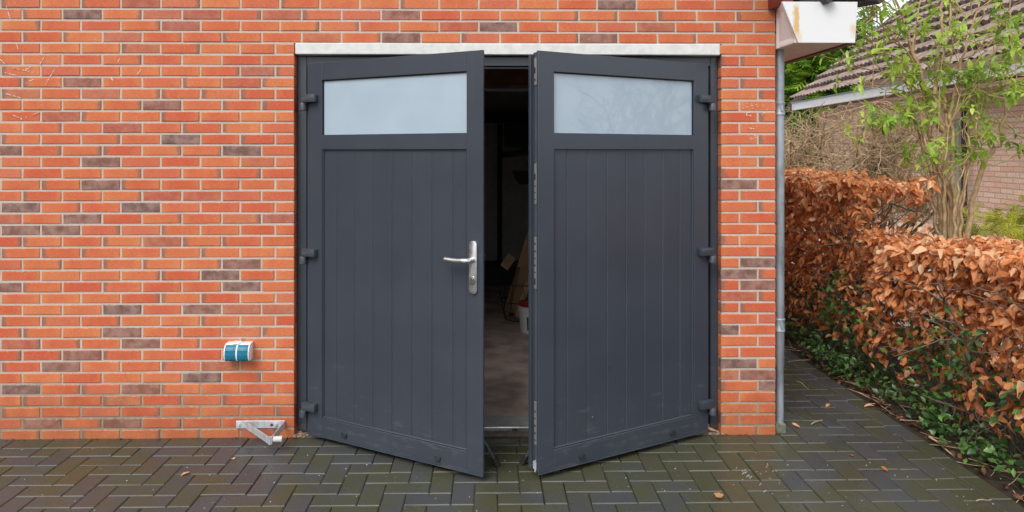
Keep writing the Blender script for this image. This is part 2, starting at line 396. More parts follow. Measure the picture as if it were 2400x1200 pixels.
def wall_mesh():
    V, Q, Cc, U = [], [], [], []
    r2 = np.random.default_rng(21); pc = .0625; ztop = 2.365; jt = .0054
    def brick(x0, x1, z0, z1, lo=False, hi=False):
        """lo / hi: the brick turns the corner into the reveal at x0 / x1"""
        a0, a1 = (x0 if lo else x0+jt), (x1 if hi else x1-jt); z0 += jt; z1 -= jt
        if a1-a0 < .02: return
        y0 = float(np.clip(r2.normal(0, .0010), -.002, .0014)); b = .0028; n0 = len(V); yb = .062 if (lo or hi) else .014
        for (ins, y) in ((0, yb), (0, y0+b), (b, y0)):
            for (px, pz, u, v) in ((a0+ins, z0+ins, 0, 0), (a1-ins, z0+ins, 1, 0), (a1-ins, z1-ins, 1, 1), (a0+ins, z1-ins, 0, 1)):
                V.append((px+r2.normal(0, .0007), y, pz+r2.normal(0, .0007))); U.append((u*min(1, (a1-a0)/.21), v))
        for k in range(2):
            for i in range(4): Q.append((n0+k*4+i, n0+k*4+(i+1) % 4, n0+k*4+4+(i+1) % 4, n0+k*4+4+i))
        Q.append((n0+8, n0+9, n0+10, n0+11))
        d = 0.
        for p in DARK:
            if x0 < p[0] < x1 and z0-jt < p[2] < z1+jt: d = 1.
        for p in HALF:
            if x0 < p[0] < x1 and z0-jt < p[2] < z1+jt: d = .42
        if x1 < -2.72 and r2.random() < .09: d = 1.
        q_ = r2.random()
        if d == 0. and q_ < .07: d = .16+q_*3
        elif d == 1.: d = .74+.26*q_
        Cc.extend([(r2.random(), d, r2.random() if d < .3 else .5, 1)]*12)
    def course(xs, z0, z1, e0=False, e1=False):
        for i in range(len(xs)-1): brick(xs[i], xs[i+1], z0, z1, e0 and i == 0, e1 and i == len(xs)-2)
    for k in range(-6, 38):
        z1 = ztop-k*pc; z0 = z1-pc; A = k % 2 == 0
        org = -2.572 if A else -2.471
        if k >= 3:
            if A: xs = [org+.2177*n for n in range(-7, 7)] + [OX0]
            else: xs = [org+.2177*n for n in range(-7, 6)] + [-1.190, OX0]
            if z0 > -.02: course(xs, z0, z1, False, True)
            pier = [OX0*0+OX1, 1.387, CORNER] if A else [OX1, 1.490, CORNER]
            if z0 > LZ0-.03: xs[-1] = LX0; pier[0] = LX1
            course(pier, z0, z1, True, True)
        else:
            xs = [org+.2180*n for n in range(-7, 7)]
            while xs[-1] < CORNER-.12: xs.append(xs[-1]+.2192)
            xs = [x for x in xs if x < CORNER-.06] + [CORNER]
            if z1 > 2.46: xs = [x for x in xs if x < 1.36] + [1.36]
            if z1 > 2.70: continue
            course(xs, z0, z1, False, z1 < 2.46)
    return V, Q, Cc, U
V, Q, Cc, U = wall_mesh()
wall = np_mesh('wall', V, Q, BRICK, house, Cc, U)
# mortar body of the same wall, its face 5 mm behind the bricks
mb = MB(); MY = .0042
mb.box(-4.05, OX0-.0042, MY, .26, -.08, 2.70); mb.box(OX0-.0042, OX1+.0042, MY, .26, LZ1+.001, 2.70)
mb.box(OX1+.0042, CORNER-.003, MY, .26, -.08, 2.44); mb.box(OX1+.0042, 1.352, MY, .26, 2.44, 2.70)
mb.build('mortar', MORTAR, wall)
mb = MB(); mb.box(CORNER-.2, CORNER-.004, .26, 8, -.08, 2.44); mb.box(-4.05, -3.85, .26, 8, -.08, 2.44); mb.box(-3.85, CORNER-.2, 7.8, 8, -.08, 2.44)
m = Mat('plain_brickwork')
vv = m.n('SeparateXYZ', {0: m.obj()}).outputs; cv = m.n('CombineXYZ', {0: vv[1], 1: vv[2], 2: 0.})
bt = m.n('TexBrick', {'Vector': cv.outputs[0], 'Color1': (.5, .10, .04), 'Color2': (.58, .16, .05), 'Mortar': (.36, .32, .27), 'Scale': 1., 'Mortar Size': .005, 'Brick Width': .218, 'Row Height': .0625})
SIDEBR = m.done(m.pbsdf(bt.outputs[0], .8))
mb.build('side_wall', SIDEBR, house)
mb = MB(); mb.prism([(-4.05, .02, 2.701), (1.35, .02, 2.701), (-1.20, .02, 5.25), (-1.36, .02, 5.25)], (0, .2, 0)); mb.build('gable', SIDEBR, house)
mb = MB(); mb.box(LX0, LX1, -.004, .058, LZ0, LZ1, .004); lint = mb.build('lintel', CONC, house)

# eaves box, verge and roof
mb = MB(); z0 = 2.149
P0, P1 = (1.611, -.235), (1.918, -.235)
mb.prism([(1.613, -.235, z0), (1.914, -.235, z0), (1.927, -.235, 2.365), (1.527, -.235, 2.365)], (0, .018, 0), .0015)
eb = mb.build('eaves_board', WHITEP, house)
mb = MB(); mb.prism([(1.5925, -.001, z0+.003), (1.609, -.217, z0+.003), (1.533, -.217, 2.362), (1.5925, -.001, 2.362)], (.012, 0, 0)); mb.build('cheek_board', WHITE, eb)
mb = MB(); mb.prism([(1.594, .0, z0+.004), (1.60, -.216, z0+.004), (1.885, -.216, z0+.004), (1.885, 7.8, z0+.004), (1.594, 7.8, z0+.004)], (0, 0, .012)); mb.build('soffit', SOFFIT, eb)
mb = MB(); mb.box(1.886, 1.930, -.216, 7.8, z0-.004, z0+.05, .002); mb.build('eaves_trim', simple('brown_trim', (.085, .05, .045), .5), eb)
mb = MB(); mb.box(1.90, 1.925, -.216, 7.8, z0+.051, 2.365); mb.build('fascia_board', WHITE, eb)
mb = MB(); mb.box(1.545, 1.60, -.205, -.003, 2.366, 2.46, .002); mb.prism([(1.56, -.242, 2.42), (1.56, -.242, 2.52), (-1.28, -.242, 5.36), (-1.28, -.242, 5.26)], (0, .022, 0)); mb.build('barge_board', MAROON, house)
mb = MB()
mb.prism([(2.02, -.27, 2.375), (-1.28, -.27, 5.675), (-4.58, -.27, 2.375), (-4.58, -.27, 2.45), (-1.28, -.27, 5.75), (2.02, -.27, 2.45)], (0, 8.4, 0))
for k in range(2):
    M = Matrix.Translation((1.762+k*.27, -.262, 2.372)) @ Matrix.Rotation(R(-38), 4, 'Y') @ Matrix.Rotation(R(8), 4, 'X')
    mb.box(-.03, .03, -.02, .3, -.012, .02, .003, M=M)
mb.build('roof', simple('dark_roof_tile', (.055, .045, .045), .7, 0, .3), house)

# downpipe
mb = MB(); px, py = 1.634, .052
prof = [(.0235, .115), (.0235, .62), (.0235, 2.17)]
mb.lathe([(.0215, .045), (.0215, .36), (.0248, .365), (.0248, 2.16)], (px, py, 0), 24)
dp = mb.build('downpipe', ZINC, house, True)
for zc in (1.822, .600):
    q = MB(); q.lathe([(.025, -.040), (.0285, -.036), (.0285, -.026), (.026, -.022), (.026, .020), (.0285, .024), (.0285, .034), (.025, .038)], (px, py, zc), 24)
    q.box(px-.006, px+.006, py-.034, py-.024, zc-.018, zc+.018, .001); q.box(px-.02, px+.005, py+.02, py+.05, zc-.01, zc+.01)
    q.build('pipe_bracket', ZINC, dp, True)
mb = MB(); mb.box(1.598, 1.66, .02, .09, -.01, .05, .006); mb.build('pipe_shoe', simple('mossy_stone', (.13, .14, .10), .9, 0, .4, 40, .5), dp)

# ------------------------------------------------------------------ door frame in the opening
mb = MB(); FY = .055
mb.box(-1.0835, -1.031, FY, .125, .012, 2.112, .002); mb.box(1.2405, 1.2825, FY, .125, .012, 2.112, .002)
mb.box(-1.031, 1.2405, FY, .125, 2.060, 2.112, .002)
mb.box(-1.031, -1.010, FY+.022, .125, .03, 2.058, .0015); mb.box(1.2195, 1.2405, FY+.022, .125, .03, 2.058, .0015)
mb.box(-1.010, 1.2195, FY+.03, .125, 2.047, 2.059, .0015)
frame = mb.build('door_frame', DOOR, house)
mb = MB(); mb.box(-1.083, 1.282, .0, .044, -.02, .012, .002); mb.build('step', simple('damp_concrete', (.13, .105, .085), .8, 0, .3, 30, .5), house)
mb = MB(); mb.box(-.96, 1.16, .044, .07, -.01, .030, .0015); mb.box(-.96, 1.16, .050, .056, .030, .034); th = mb.build('threshold', ALU, house)
mb = MB(); mb.box(.12, .148, .0425, .044, .014, .024); mb.build('drain_slot', BLACK, th)

# ------------------------------------------------------------------ the two leaves
def leaf(name, loc, ang, s, label, active):
    """local x runs from the hinges to the free edge; the outside face is at y = 0, the leaf is behind it (s*y > 0 points indoors)"""
    W, Z0, Z1, T = 1.105, .033, 2.063, .078
    d = tag(empty(name, loc, ang), label, 'garage door', 'pair of garage door leaves', 'thing')
    B = lambda mb, x0, x1, y0, y1, z0, z1, bv=.0015: mb.box(x0, x1, s*y0, s*y1, z0, z1, bv)
    fr = MB()
    B(fr, 0, .104, 0, T-.006, Z0, Z1); B(fr, 1.0135, W, 0, .014, Z0, Z1); BW = W-.052 if active else W-.012; B(fr, 1.0135, BW, .014, T-.014, Z0+.003, Z1-.003, 0); B(fr, 1.0135, BW-.004 if active else W+.004, T-.014, T+.006, Z0+.004, Z1-.012)
    B(fr, .104, 1.0135, 0, T-.006, 1.966, Z1); B(fr, .104, 1.0135, 0, T-.006, 1.5895, 1.669); B(fr, .104, 1.0135, 0, T-.006, Z0, .133)
    B(fr, .0, W, -.004, .004, Z0-.004, Z0+.0, .0008)
    fr.build('frame', DOOR, d)
    bd = MB()                                          # slim beads round the boarded field
    for (x0, x1, z0, z1) in ((.105, 1.013, .134, .1415), (.105, .1115, .143, 1.588), (1.0065, 1.013, .143, 1.588)): B(bd, x0, x1, .0035, .03, z0, z1, .0025)
    bd.build('panel_bead', DOOR, d)
    # tongue and groove field: a folded sheet with rounded V grooves
    prof = [(.111, .0135)]
    for k in range(7):
        c = .199 + k*.1221; prof += [(c-.0070, .0135), (c-.0045, .0165), (c-.0005, .0150), (c+.0045, .0150), (c+.0060, .0135)]
    prof.append((1.0075, .0135))
    pm = MB(); n = len(prof)
    v = [(x, s*y, .140) for x, y in prof] + [(x, s*y, 1.5890) for x, y in prof] + [(x, s*.05, .140) for x, y in prof] + [(x, s*.05, 1.5890) for x, y in prof]
    f = [(i, i+1, n+i+1, n+i) for i in range(n-1)] + [(2*n+i, 3*n+i, 3*n+i+1, 2*n+i+1) for i in range(n-1)]
    pm._new(v, f); pm.build('boarded_panel', DOOR, d)
    gm = MB(); B(gm, .1045, 1.013, .015, .04, 1.6695, 1.9655, 0); pane = gm.build('window_pane', GLASS, d)
    gk = MB()
    for (x0, x1, z0, z1) in ((.1045, 1.013, 1.9605, 1.9655), (.1045, .1085, 1.6695, 1.960), (1.009, 1.013, 1.6695, 1.960)): B(gk, x0, x1, .010, .0148, z0, z1, 0)
    gk.build('gasket', BLACK, pane)
    # hinges
    hm = MB(); M = None
    hm.box(-.012, .078, s*-.034, s*-.0005, -.021, .021, .004, 2)
    hm.box(-.026, .016, s*-.030, s*-.002, -.028, -.0215, .003, 1)
    h0 = None
    for z in (1.868, 1.028, .188):
        if h0 is None:
            h0 = hm.build('hinge', DOOR, d, True); h = h0
            bm2 = MB(); bm2.lathe([(.017, -.066), (.020, -.063), (.020, -.0285), (.018, -.024)], (-.013, s*-.018, 0), 20)
            bm2.box(-.036, -.004, s*-.016, s*.02, -.062, -.030, .003)
            k0 = bm2.build('hinge_barrel', DOOR, h0, True)
        else:
            h = h0.copy(); COL.objects.link(h); k = k0.copy(); COL.objects.link(k); k.parent = h
        h.location = (0, 0, z)
    # drain caps on the bottom rail
    c0 = None
    for x, z in ((.262, .070), (.850, .0655)):
        if c0 is None:
            cm = MB(); cm.prism([(-.016, s*-.0003, -.010), (-.016, s*-.012, -.010), (-.016, s*-.008, .010), (-.016, s*-.0003, .010)], (.032, 0, 0), .0012); c0 = cm.build('drain_cap', DARKM, d, True); c = c0
        else: c = c0.copy(); COL.objects.link(c)
        c.location = (x, 0, z)
    # stay with a rubber foot behind the free edge
    sm = MB(); x = 1.02
    sm.box(x-.02, x+.02, s*(T+.0065), s*(T+.012), .12, .24, .002)
    sm.tube([(x, s*(T+.016), .20), (x+.03, s*(T+.06), .115), (x+.055, s*(T+.10), .03)], [.008, .0075, .0075], 10)
    st = sm.build('door_stay', simple('dull_steel', (.085, .10, .12), .4, .4), d, True)
    fm = MB(); fm.cyl((x+.050, s*(T+.093), .045), (x+.062, s*(T+.112), .004), .013, .016, 14); fm.build('rubber_foot', BLACK, st, True)
    if active:
        hd = MB(); cx, zc, hh, r = 1.0555, 1.0235, .1275, .0215
        pts = [(cx+r*math.cos(t), 0, zc+(hh-r)+r*math.sin(t)) for t in [math.pi*i/10 for i in range(11)]] + [(cx+r*math.cos(t), 0, zc-(hh-r)+r*math.sin(t)) for t in [math.pi+math.pi*i/10 for i in range(11)]]
        hd.prism([(a, s*-.0005, b) for a, _, b in pts], (0, s*-.011, 0), .002, seg=2)
        plate = hd.build('handle', ALU, d, True)
        lm = MB(); zl = 1.060
        lm.cyl((cx, s*-.0117, zl), (cx, s*-.030, zl), .0135, .0125, 20)
        lm.tube([(cx, s*-.028, zl), (cx-.001, s*-.050, zl), (cx-.012, s*-.058, zl), (cx-.03, s*-.059, zl), (cx-.055, s*-.058, zl-.002), (cx-.085, s*-.056, zl-.002), (cx-.128, s*-.054, zl)],
                [.0110, .0120, .0135, .0135, .0128, .0130, .0128], 14)
        lm.tube([(cx-.1278, s*-.0521, zl), (cx-.136, s*-.047, zl), (cx-.137, s*-.040, zl)], [.0128, .0118, .009], 14)
        lm.build('lever', ALU, plate, True)
        km = MB(); kx, kz = cx-.002, .9615
        kp = [(kx+.0155*math.cos(t), 0, kz+.006+.0155*math.sin(t)) for t in [math.pi*i/8 for i in range(9)]] + [(kx+.0155*math.cos(t), 0, kz-.006+.0155*math.sin(t)) for t in [math.pi+math.pi*i/8 for i in range(9)]]
        km.prism([(a, s*-.012, b) for a, _, b in kp], (0, s*-.008, 0), .0015)
        km.cyl((kx, s*-.0201, kz+.006), (kx, s*-.0225, kz+.006), .0085, .0080, 18)
        km.build('lock_cylinder', simple('brushed_nickel', (.50, .50, .50), .3, 1), plate, True)
        kk = MB(); kk.box(kx-.0011, kx+.0011, s*-.0227, s*-.0232, kz+.001, kz+.010); kk.cyl((kx, s*-.0227, kz+.009), (kx, s*-.0232, kz+.009), .0022, n=10); kk.build('keyhole', BLACK, plate)
        im = MB(); cx = 1.026; im.box(cx-.018, cx+.018, s*(T+.0065), s*(T+.014), .91, 1.14, .003)
        im.cyl((cx, s*(T+.014), zl), (cx, s*(T+.055), zl), .011, n=14); im.tube([(cx+.012, s*(T+.050), zl), (cx-.01, s*(T+.058), zl), (cx-.06, s*(T+.056), zl), (cx-.12, s*(T+.054), zl)], [.010, .011, .010, .009], 12)
        im.build('inner_handle', ALU, d, True)
    else:
        # lock strip in the groove of the passive leaf's free edge
        rl = MB(); rl.box(W-.0115, W-.0095, s*.028, s*.043, .06, 2.04, .0004); rl.build('lock_rail', simple('dull_zinc', (.12, .135, .15), .4, .3), d)
        for (za, zb) in ((1.90, 2.03), (1.325, 1.52), (.915, 1.165), (.16, .37)):
            pk = MB(); pk.box(W-.0093, W-.0045, s*.026, s*.045, za, zb, .0015)
            kp = pk.build('strike_plate', PLATE, d)
            zz = za+.02
            while zz < zb-.03:
                hh = random.Random(int(zz*1000)).choice((.006, .010, .030)); hh = min(hh, zb-.01-zz)
                hole = MB(); hole.box(W-.0044, W-.0039, s*.030, s*.042, zz, zz+hh); zz += hh+.026; hole.build('latch_opening', BLACK, kp)
        bm3 = MB(); bm3.box(W-.011, W-.004, s*.030, s*.055, .040, .075, .001); bm3.cyl((W-.006, s*.036, .03), (W-.006, s*.036, .085), .004, n=8); bm3.build('shoot_bolt', GALV, d)
    return d
A_L = math.atan2(-.528, .973); A_R = math.atan2(-.508, -.968)
leaf('garage_door', (-1.008, -.02, 0), A_L, 1, 'dark grey boarded garage door leaf with the silver lever handle', True)
leaf('garage_door', (1.205, -.02, 0), A_R, -1, 'dark grey boarded garage door leaf without a handle, lock plates along its edge', False)

# ------------------------------------------------------------------ inside the garage
GW = simple('grey_garage_wall', (.45, .45, .44), .9, 0, .1)
mb = MB(); mb.box(-3.7, 1.38, .126, 7.79, -.05, .0295); mb.build('floor', GFLOOR, house)
mb = MB(); mb.prism([(-1.083, .0705, .0300), (1.282, .0705, .0300), (1.282, .212, .0300), (.6, .222, .0300), (.32, .214, .03), (.12, .221, .0300), (-.2, .209, .0300), (-1.083, .216, .0300)], (0, 0, .0012)); mb.build('screed_strip', SCREED, house)
mb = MB(); mb.box(-1.083, 1.282, .0701, .1259, -.05, .0295); mb.build('floor_edge', GFLOOR, house)
mb = MB(); mb.box(-3.7, 1.36, 4.72, 4.80, .031, 2.42); mb.box(1.34, 1.36, .27, 4.71, .031, 2.42); mb.box(-3.7, -3.68, .27, 4.71, .031, 2.42); mb.build('inner_wall', GW, house)
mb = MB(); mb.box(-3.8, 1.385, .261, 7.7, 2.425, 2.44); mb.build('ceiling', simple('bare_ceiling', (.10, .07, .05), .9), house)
JW = simple('ceiling_joist_wood', (.30, .13, .06), .7, 0, .25)
mb = MB(); mb.box(-3.6, 1.33, 1.20, 1.27, 2.055, 2.20, .003); mb.build('ceiling_joist', JW, house)
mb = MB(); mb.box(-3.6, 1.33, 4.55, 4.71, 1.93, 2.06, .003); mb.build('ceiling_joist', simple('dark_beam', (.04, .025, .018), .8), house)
mb = MB(); mb.cyl((-3.5, 1.05, 2.020), (1.33, 1.05, 2.020), .016, n=14); mb.build('ceiling_pipe', ZINC, house, True)
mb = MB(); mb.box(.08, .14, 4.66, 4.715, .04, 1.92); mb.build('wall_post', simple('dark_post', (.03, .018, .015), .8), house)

bk = tag(empty('bucket', tuple(atZ(1251, 777, .0308))), 'white bucket with dark red lid on the garage floor', 'bucket')
mb = MB(); mb.lathe([(.108, 0), (.113, .004), (.130, .19), (.134, .19), (.134, .204), (.131, .205), (.132, .232), (.128, .232)], n=40); mb.build('tub', PLASW, bk, True)
mb = MB(); mb.lathe([(.1285, .2325), (.136, .2325), (.137, .245), (.131, .252), (.122, .250), (.12, .2465), (.001, .2465)], n=40); mb.build('lid', simple('red_plastic', (.30, .012, .018), .35), bk, True)
lb = MB(); n = 10
vs = []
for k in range(n+1):
    t = R(238 + k*8)
    for z, r in ((.035, .1180), (.150, .1280)): vs.append((r*math.cos(t), r*math.sin(t), z))
lb._new(vs, [(2*k, 2*k+2, 2*k+3, 2*k+1) for k in range(n)]); lb.build('sticker', simple('green_paper', (.02, .14, .03), .5), bk)

# wire basket of kindling and cardboard behind it
bx, by = .33, 2.62
wb = MB(); ra, rb, hz = .27, .20, .37
for z, r in ((.034, rb), (.20, (ra+rb)/2), (hz, ra)): wb.tube([(bx+r*math.cos(t), by+r*math.sin(t)*.8, z) for t in [2*math.pi*i/28 for i in range(29)]], .0045, 6)
for i in range(18):
    t = 2*math.pi*i/18; t2 = t+.35*(1 if i % 2 else -1)
    wb.tube([(bx+rb*math.cos(t), by+rb*math.sin(t)*.8, .034), (bx+ra*math.cos(t2), by+ra*math.sin(t2)*.8, hz)], .003, 5)
tag(wb.build('wire_basket', DARKM, None, True), 'round black wire basket of wood scraps beside the bucket', 'basket')
CARD = simple('brown_cardboard', (.52, .33, .20), .8, 0, .12); WOODP = simple('pale_plank', (.62, .42, .24), .7, 0, .2)
def board(name, a, b, wd, th, mat, label, cat, group, twist=0.):
    """flat board from foot a to top b"""
    a, b = Vector(a), Vector(b); zd = (b-a).normalized(); xd = Vector((math.cos(twist), math.sin(twist), 0)); xd = (xd-zd*xd.dot(zd)).normalized(); yd = zd.cross(xd)
    M = Matrix((( xd.x, yd.x, zd.x, a.x), (xd.y, yd.y, zd.y, a.y), (xd.z, yd.z, zd.z, a.z), (0, 0, 0, 1)))
    q = MB(); q.box(-wd/2, wd/2, -th/2, th/2, 0, (b-a).length, .001, M=M); return tag(q.build(name, mat), label, cat, group)
board('cardboard_sheet', (.20, 2.72, .06), (.42, 2.60, .82), .16, .006, CARD, 'brown cardboard sheet, the widest, leaning up out of the wire basket', 'cardboard', 'scraps in the wire basket')
board('wood_offcut', (.24, 2.55, .06), (.42, 2.52, .62), .05, .02, WOODP, 'pale wood offcut standing low in front of the cardboard sheet', 'wood', 'scraps in the wire basket', .3)
board('wood_offcut', (.36, 2.50, .06), (.50, 2.60, .70), .045, .02, WOODP, 'pale wood offcut leaning against the open right door edge', 'wood', 'scraps in the wire basket', -.2)
board('wood_offcut', (.15, 2.60, .06), (.26, 2.64, .50), .035, .018, simple('brown_wood', (.22, .12, .06), .7), 'short dark brown offcut at the left rim of the wire basket', 'wood', 'scraps in the wire basket', .1)
board('cardboard_box_flap', (.12, 2.62, .50), (.20, 2.66, .60), .085, .012, CARD, 'small torn cardboard piece on the left rim of the basket', 'cardboard', 'scraps in the wire basket', .2)
# things hung on the back wall
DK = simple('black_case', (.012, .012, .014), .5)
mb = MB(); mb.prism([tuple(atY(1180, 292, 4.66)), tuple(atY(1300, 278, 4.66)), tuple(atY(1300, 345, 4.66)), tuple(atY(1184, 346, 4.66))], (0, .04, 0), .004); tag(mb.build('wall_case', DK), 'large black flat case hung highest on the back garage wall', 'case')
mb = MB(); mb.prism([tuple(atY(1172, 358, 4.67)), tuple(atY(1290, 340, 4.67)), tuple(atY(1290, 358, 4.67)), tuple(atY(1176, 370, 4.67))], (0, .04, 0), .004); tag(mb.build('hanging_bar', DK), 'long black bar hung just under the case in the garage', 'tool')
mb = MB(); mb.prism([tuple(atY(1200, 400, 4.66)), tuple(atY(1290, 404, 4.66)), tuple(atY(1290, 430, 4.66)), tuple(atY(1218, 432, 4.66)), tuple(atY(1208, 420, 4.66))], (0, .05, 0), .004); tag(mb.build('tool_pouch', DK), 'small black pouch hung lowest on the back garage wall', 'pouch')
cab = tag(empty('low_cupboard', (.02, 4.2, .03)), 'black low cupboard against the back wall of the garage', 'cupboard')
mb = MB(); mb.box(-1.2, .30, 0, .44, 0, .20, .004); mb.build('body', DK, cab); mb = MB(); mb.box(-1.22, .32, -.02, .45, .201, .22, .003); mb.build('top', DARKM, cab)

# ------------------------------------------------------------------ things on the wall
oc = tag(empty('wall_outlet', (-1.376, 0, .487)), 'white double outdoor socket box with two petrol blue lids', 'socket')
mb = MB(); hw, hh = .068, .0465
OP = [(-.046, -.0465), (-.066, -.0440), (-.074, -.0320), (-.0780, -.0120), (-.0765, .0100), (-.0690, .0285), (-.0560, .0405), (-.040, .0465)]
def oprof(x, inset=0): return [(x, 0, -.0465)] + [(x, a, b) for a, b in OP] + [(x, 0, .0465)]
mb.prism(oprof(-hw), (2*hw, 0, 0), .002, seg=2); mb.cyl((-.012, -.03, hh), (-.012, -.03, hh+.004), .03, .026, 24); mb.build('box', PLASW, oc, True)
lid0 = None
for x in (-.0620, .0040):
    if lid0 is None:
        q = MB(); q.prism([(0, a*1.018, b*1.018) for a, b in OP[:-1]] + [(0, -.045, .038), (0, -.03, 0), (0, -.04, -.04)], (.058, 0, 0), .0012, seg=2)
        q.box(.002, .056, -.0800, -.072, .012, .015, .0008); lid0 = q.build('lid', BLUE, oc, True); l_ = lid0
    else: l_ = lid0.copy(); COL.objects.link(l_)
    l_.location = (x, 0, 0)
br = tag(empty('door_stop_bracket', (-1.268, 0, .075)), 'galvanised triangular wall bracket that stops the opening door', 'bracket')
mb = MB(); mb.box(-.134, .134, -.007, -.001, -.021, .021, .0015)
mb.build('wall_plate', GALV, br)
tipx, tipy = .119, -.222
def strap(p0, p1, z0=-.020, z1=.018, t=.005):
    a, b = Vector(p0), Vector(p1); d = (b-a).normalized(); nrm = Vector((-d.y, d.x, 0))*t
    q = MB(); q.prism([(a.x, a.y, z0), (b.x, b.y, z0), (b.x, b.y, z1), (a.x, a.y, z1)], nrm, .001); return q
strap((-.083, -.0075, 0), (tipx-.006, tipy, 0)).build('arm', GALV, br); strap((.128, -.0075, 0), (tipx+.006, tipy, 0)).build('arm', GALV, br)
mb = MB(); mb.cyl((tipx, tipy+.004, -.0205), (tipx, tipy+.004, .0185), .0085, n=14); mb.build('bend', GALV, br, True)
mb = MB(); mb.lathe([(.011, 0), (.0150, .004), (.0150, .036), (.0165, .044), (.0155, .050)], n=20); bf = mb.build('rubber_buffer', simple('light_grey_rubber', (.55, .54, .50), .6), br, True); bf.location = (tipx+.009, tipy+.02, 0); bf.rotation_euler = (0, R(90), 0)
b0 = None
for x in (-.118, .083):
    if b0 is None:
        q = MB(); q.cyl((0, 0, 0), (0, -.004, 0), .011, n=18); q.cyl((0, -.004, 0), (0, -.010, 0), .0075, n=6); b0 = q.build('bolt', GALV, br, True); b = b0
    else: b = b0.copy(); COL.objects.link(b)
    b.location = (x, -.0072, 0)
q = MB(); q.cyl((.062, -.0071, -.002), (.062, -.0078, -.002), .0085, n=18); q.build('spare_hole', simple('hole_showing_brick', (.16, .03, .015), .8), br)

# ------------------------------------------------------------------ plants: leaf and twig meshes
def frames(d, n):
    """orthonormal frames from tip directions d and rough normals n (arrays)"""
    d = d/np.linalg.norm(d, axis=1, keepdims=True)
    x = np.cross(d, n); x /= np.linalg.norm(x, axis=1, keepdims=True)+1e-9
    return x, d, np.cross(x, d)
def leaf_template(shape, fold, curl, seg, wave=0., asym=0.):
    """returns (k,3) verts and quads; length 1 along +y, half widths from shape(t)"""
    V, Q = [], []
    for i in range(seg+1):
        t = i/seg; hw = shape(t); y = t; z = curl*t*t
        for sx in (-1, 0, 1):
            V.append((sx*hw, y-abs(curl)*.25*t*t, z + fold*abs(sx)*hw + wave*math.sin(t*9+sx*2)*hw + asym*sx*hw*t))
    for i in range(seg):
        for k in (0, 1): Q.append((i*3+k, i*3+k+1, i*3+k+4, i*3+k+3))
    return np.array(V), np.array(Q)
def leaves(name, pos, tip, nrm, size, temps, mat, parent=None, seed=1, hue=None):
    rg = np.random.default_rng(seed); x, d, z = frames(tip, nrm); N = len(pos)
    which = rg.integers(0, len(temps), N); Vs, Qs, Cs = [], [], []; off = 0
    hue = rg.random(N) if hue is None else hue
    for k, (tv, tq) in enumerate(temps):
        I = np.where(which == k)[0]
        if not len(I): continue
        s = size[I][:, None, None]; wv = rg.uniform(.8, 1.2, len(I))[:, None, None]
        V = pos[I][:, None, :] + s*(wv*tv[None, :, 0:1]*x[I][:, None, :] + tv[None, :, 1:2]*d[I][:, None, :] + tv[None, :, 2:3]*z[I][:, None, :])
        Q = tq[None] + (off + np.arange(len(I))*len(tv))[:, None, None]
        Vs.append(V.reshape(-1, 3)); Qs.append(Q.reshape(-1, 4)); off += len(I)*len(tv)
        c = np.stack([hue[I], rg.random(len(I)), rg.random(len(I)), np.ones(len(I))], 1); Cs.append(np.repeat(c, len(tv), 0))
    return np_mesh(name, np.concatenate(Vs), np.concatenate(Qs), mat, parent, np.concatenate(Cs), smooth=True)
def twigs(name, paths, mat, parent=None, n=4):
    """paths: list of (points (k,3), radii (k,))"""
    V, Q, off = [], [], 0
    for P, rr in paths:
        P = np.asarray(P, float); k = len(P); T = np.gradient(P, axis=0); T /= np.linalg.norm(T, axis=1, keepdims=True)+1e-9
        ref = np.array([.31, .17, .93]) if abs(T[0, 2]) < .8 else np.array([.93, .3, .1])
        a = np.cross(T, ref); a /= np.linalg.norm(a, axis=1, keepdims=True)+1e-9; b = np.cross(T, a)
        for i in range(n):
            t = 2*math.pi*i/n; V.append(P + (a*math.cos(t)+b*math.sin(t))*np.asarray(rr)[:, None])
        vv = np.stack(V[-n:], 1).reshape(-1, 3); V[-n:] = [vv]
        for j in range(k-1):
            for i in range(n): Q.append((off+j*n+i, off+j*n+(i+1) % n, off+(j+1)*n+(i+1) % n, off+(j+1)*n+i))
        off += k*n
    return np_mesh(name, np.concatenate(V), Q, mat, parent, smooth=True)
def wander(p, d, L, r0, r1, rg, seg=6, kink=.18, up=0.):
    P = [np.array(p, float)]; d = np.array(d, float); d /= np.linalg.norm(d)
    for i in range(seg):
        d = d + rg.normal(0, kink, 3) + np.array([0, 0, up]); d /= np.linalg.norm(d); P.append(P[-1]+d*L/seg)
    return np.array(P), np.linspace(r0, r1, seg+1)

BARK_B = simple('beech_twig_bark', (.13, .098, .075), .8, 0, .3)
BARK_T = simple('tan_stem_bark', (.40, .275, .145), .8, 0, .3, 20, .4, .3, 90)
BARK_G = simple('greenish_brown_bark', (.17, .135, .075), .85, 0, .35, 14)
BARK_Y = simple('dry_tan_twig', (.46, .33, .20), .85, 0, .35, 10)
BEECH = mat_leaf('dry_beech_leaf', ((.36, .100, .034), (.72, .28, .098), (.88, .58, .34)), .5, .32, .4)
PERI = mat_leaf('evergreen_ground_leaf', ((.016, .048, .012), (.036, .105, .020), (.12, .25, .045)), .32, .15, .5)
FRESH = mat_leaf('fresh_green_leaf', ((.15, .28, .045), (.34, .53, .055), (.58, .70, .12)), .35, .40, .5)
CONIF = mat_leaf('conifer_spray', ((.030, .085, .012), (.12, .26, .018), (.32, .46, .04)), .5, .2, .3)
GOLD = mat_leaf('golden_conifer_spray', ((.22, .26, .02), (.48, .50, .04), (.66, .62, .08)), .5, .3, .3)
bs = lambda t: .275*math.sin(math.pi*min(1, t*.94+.03))**.75*(1-.25*t)
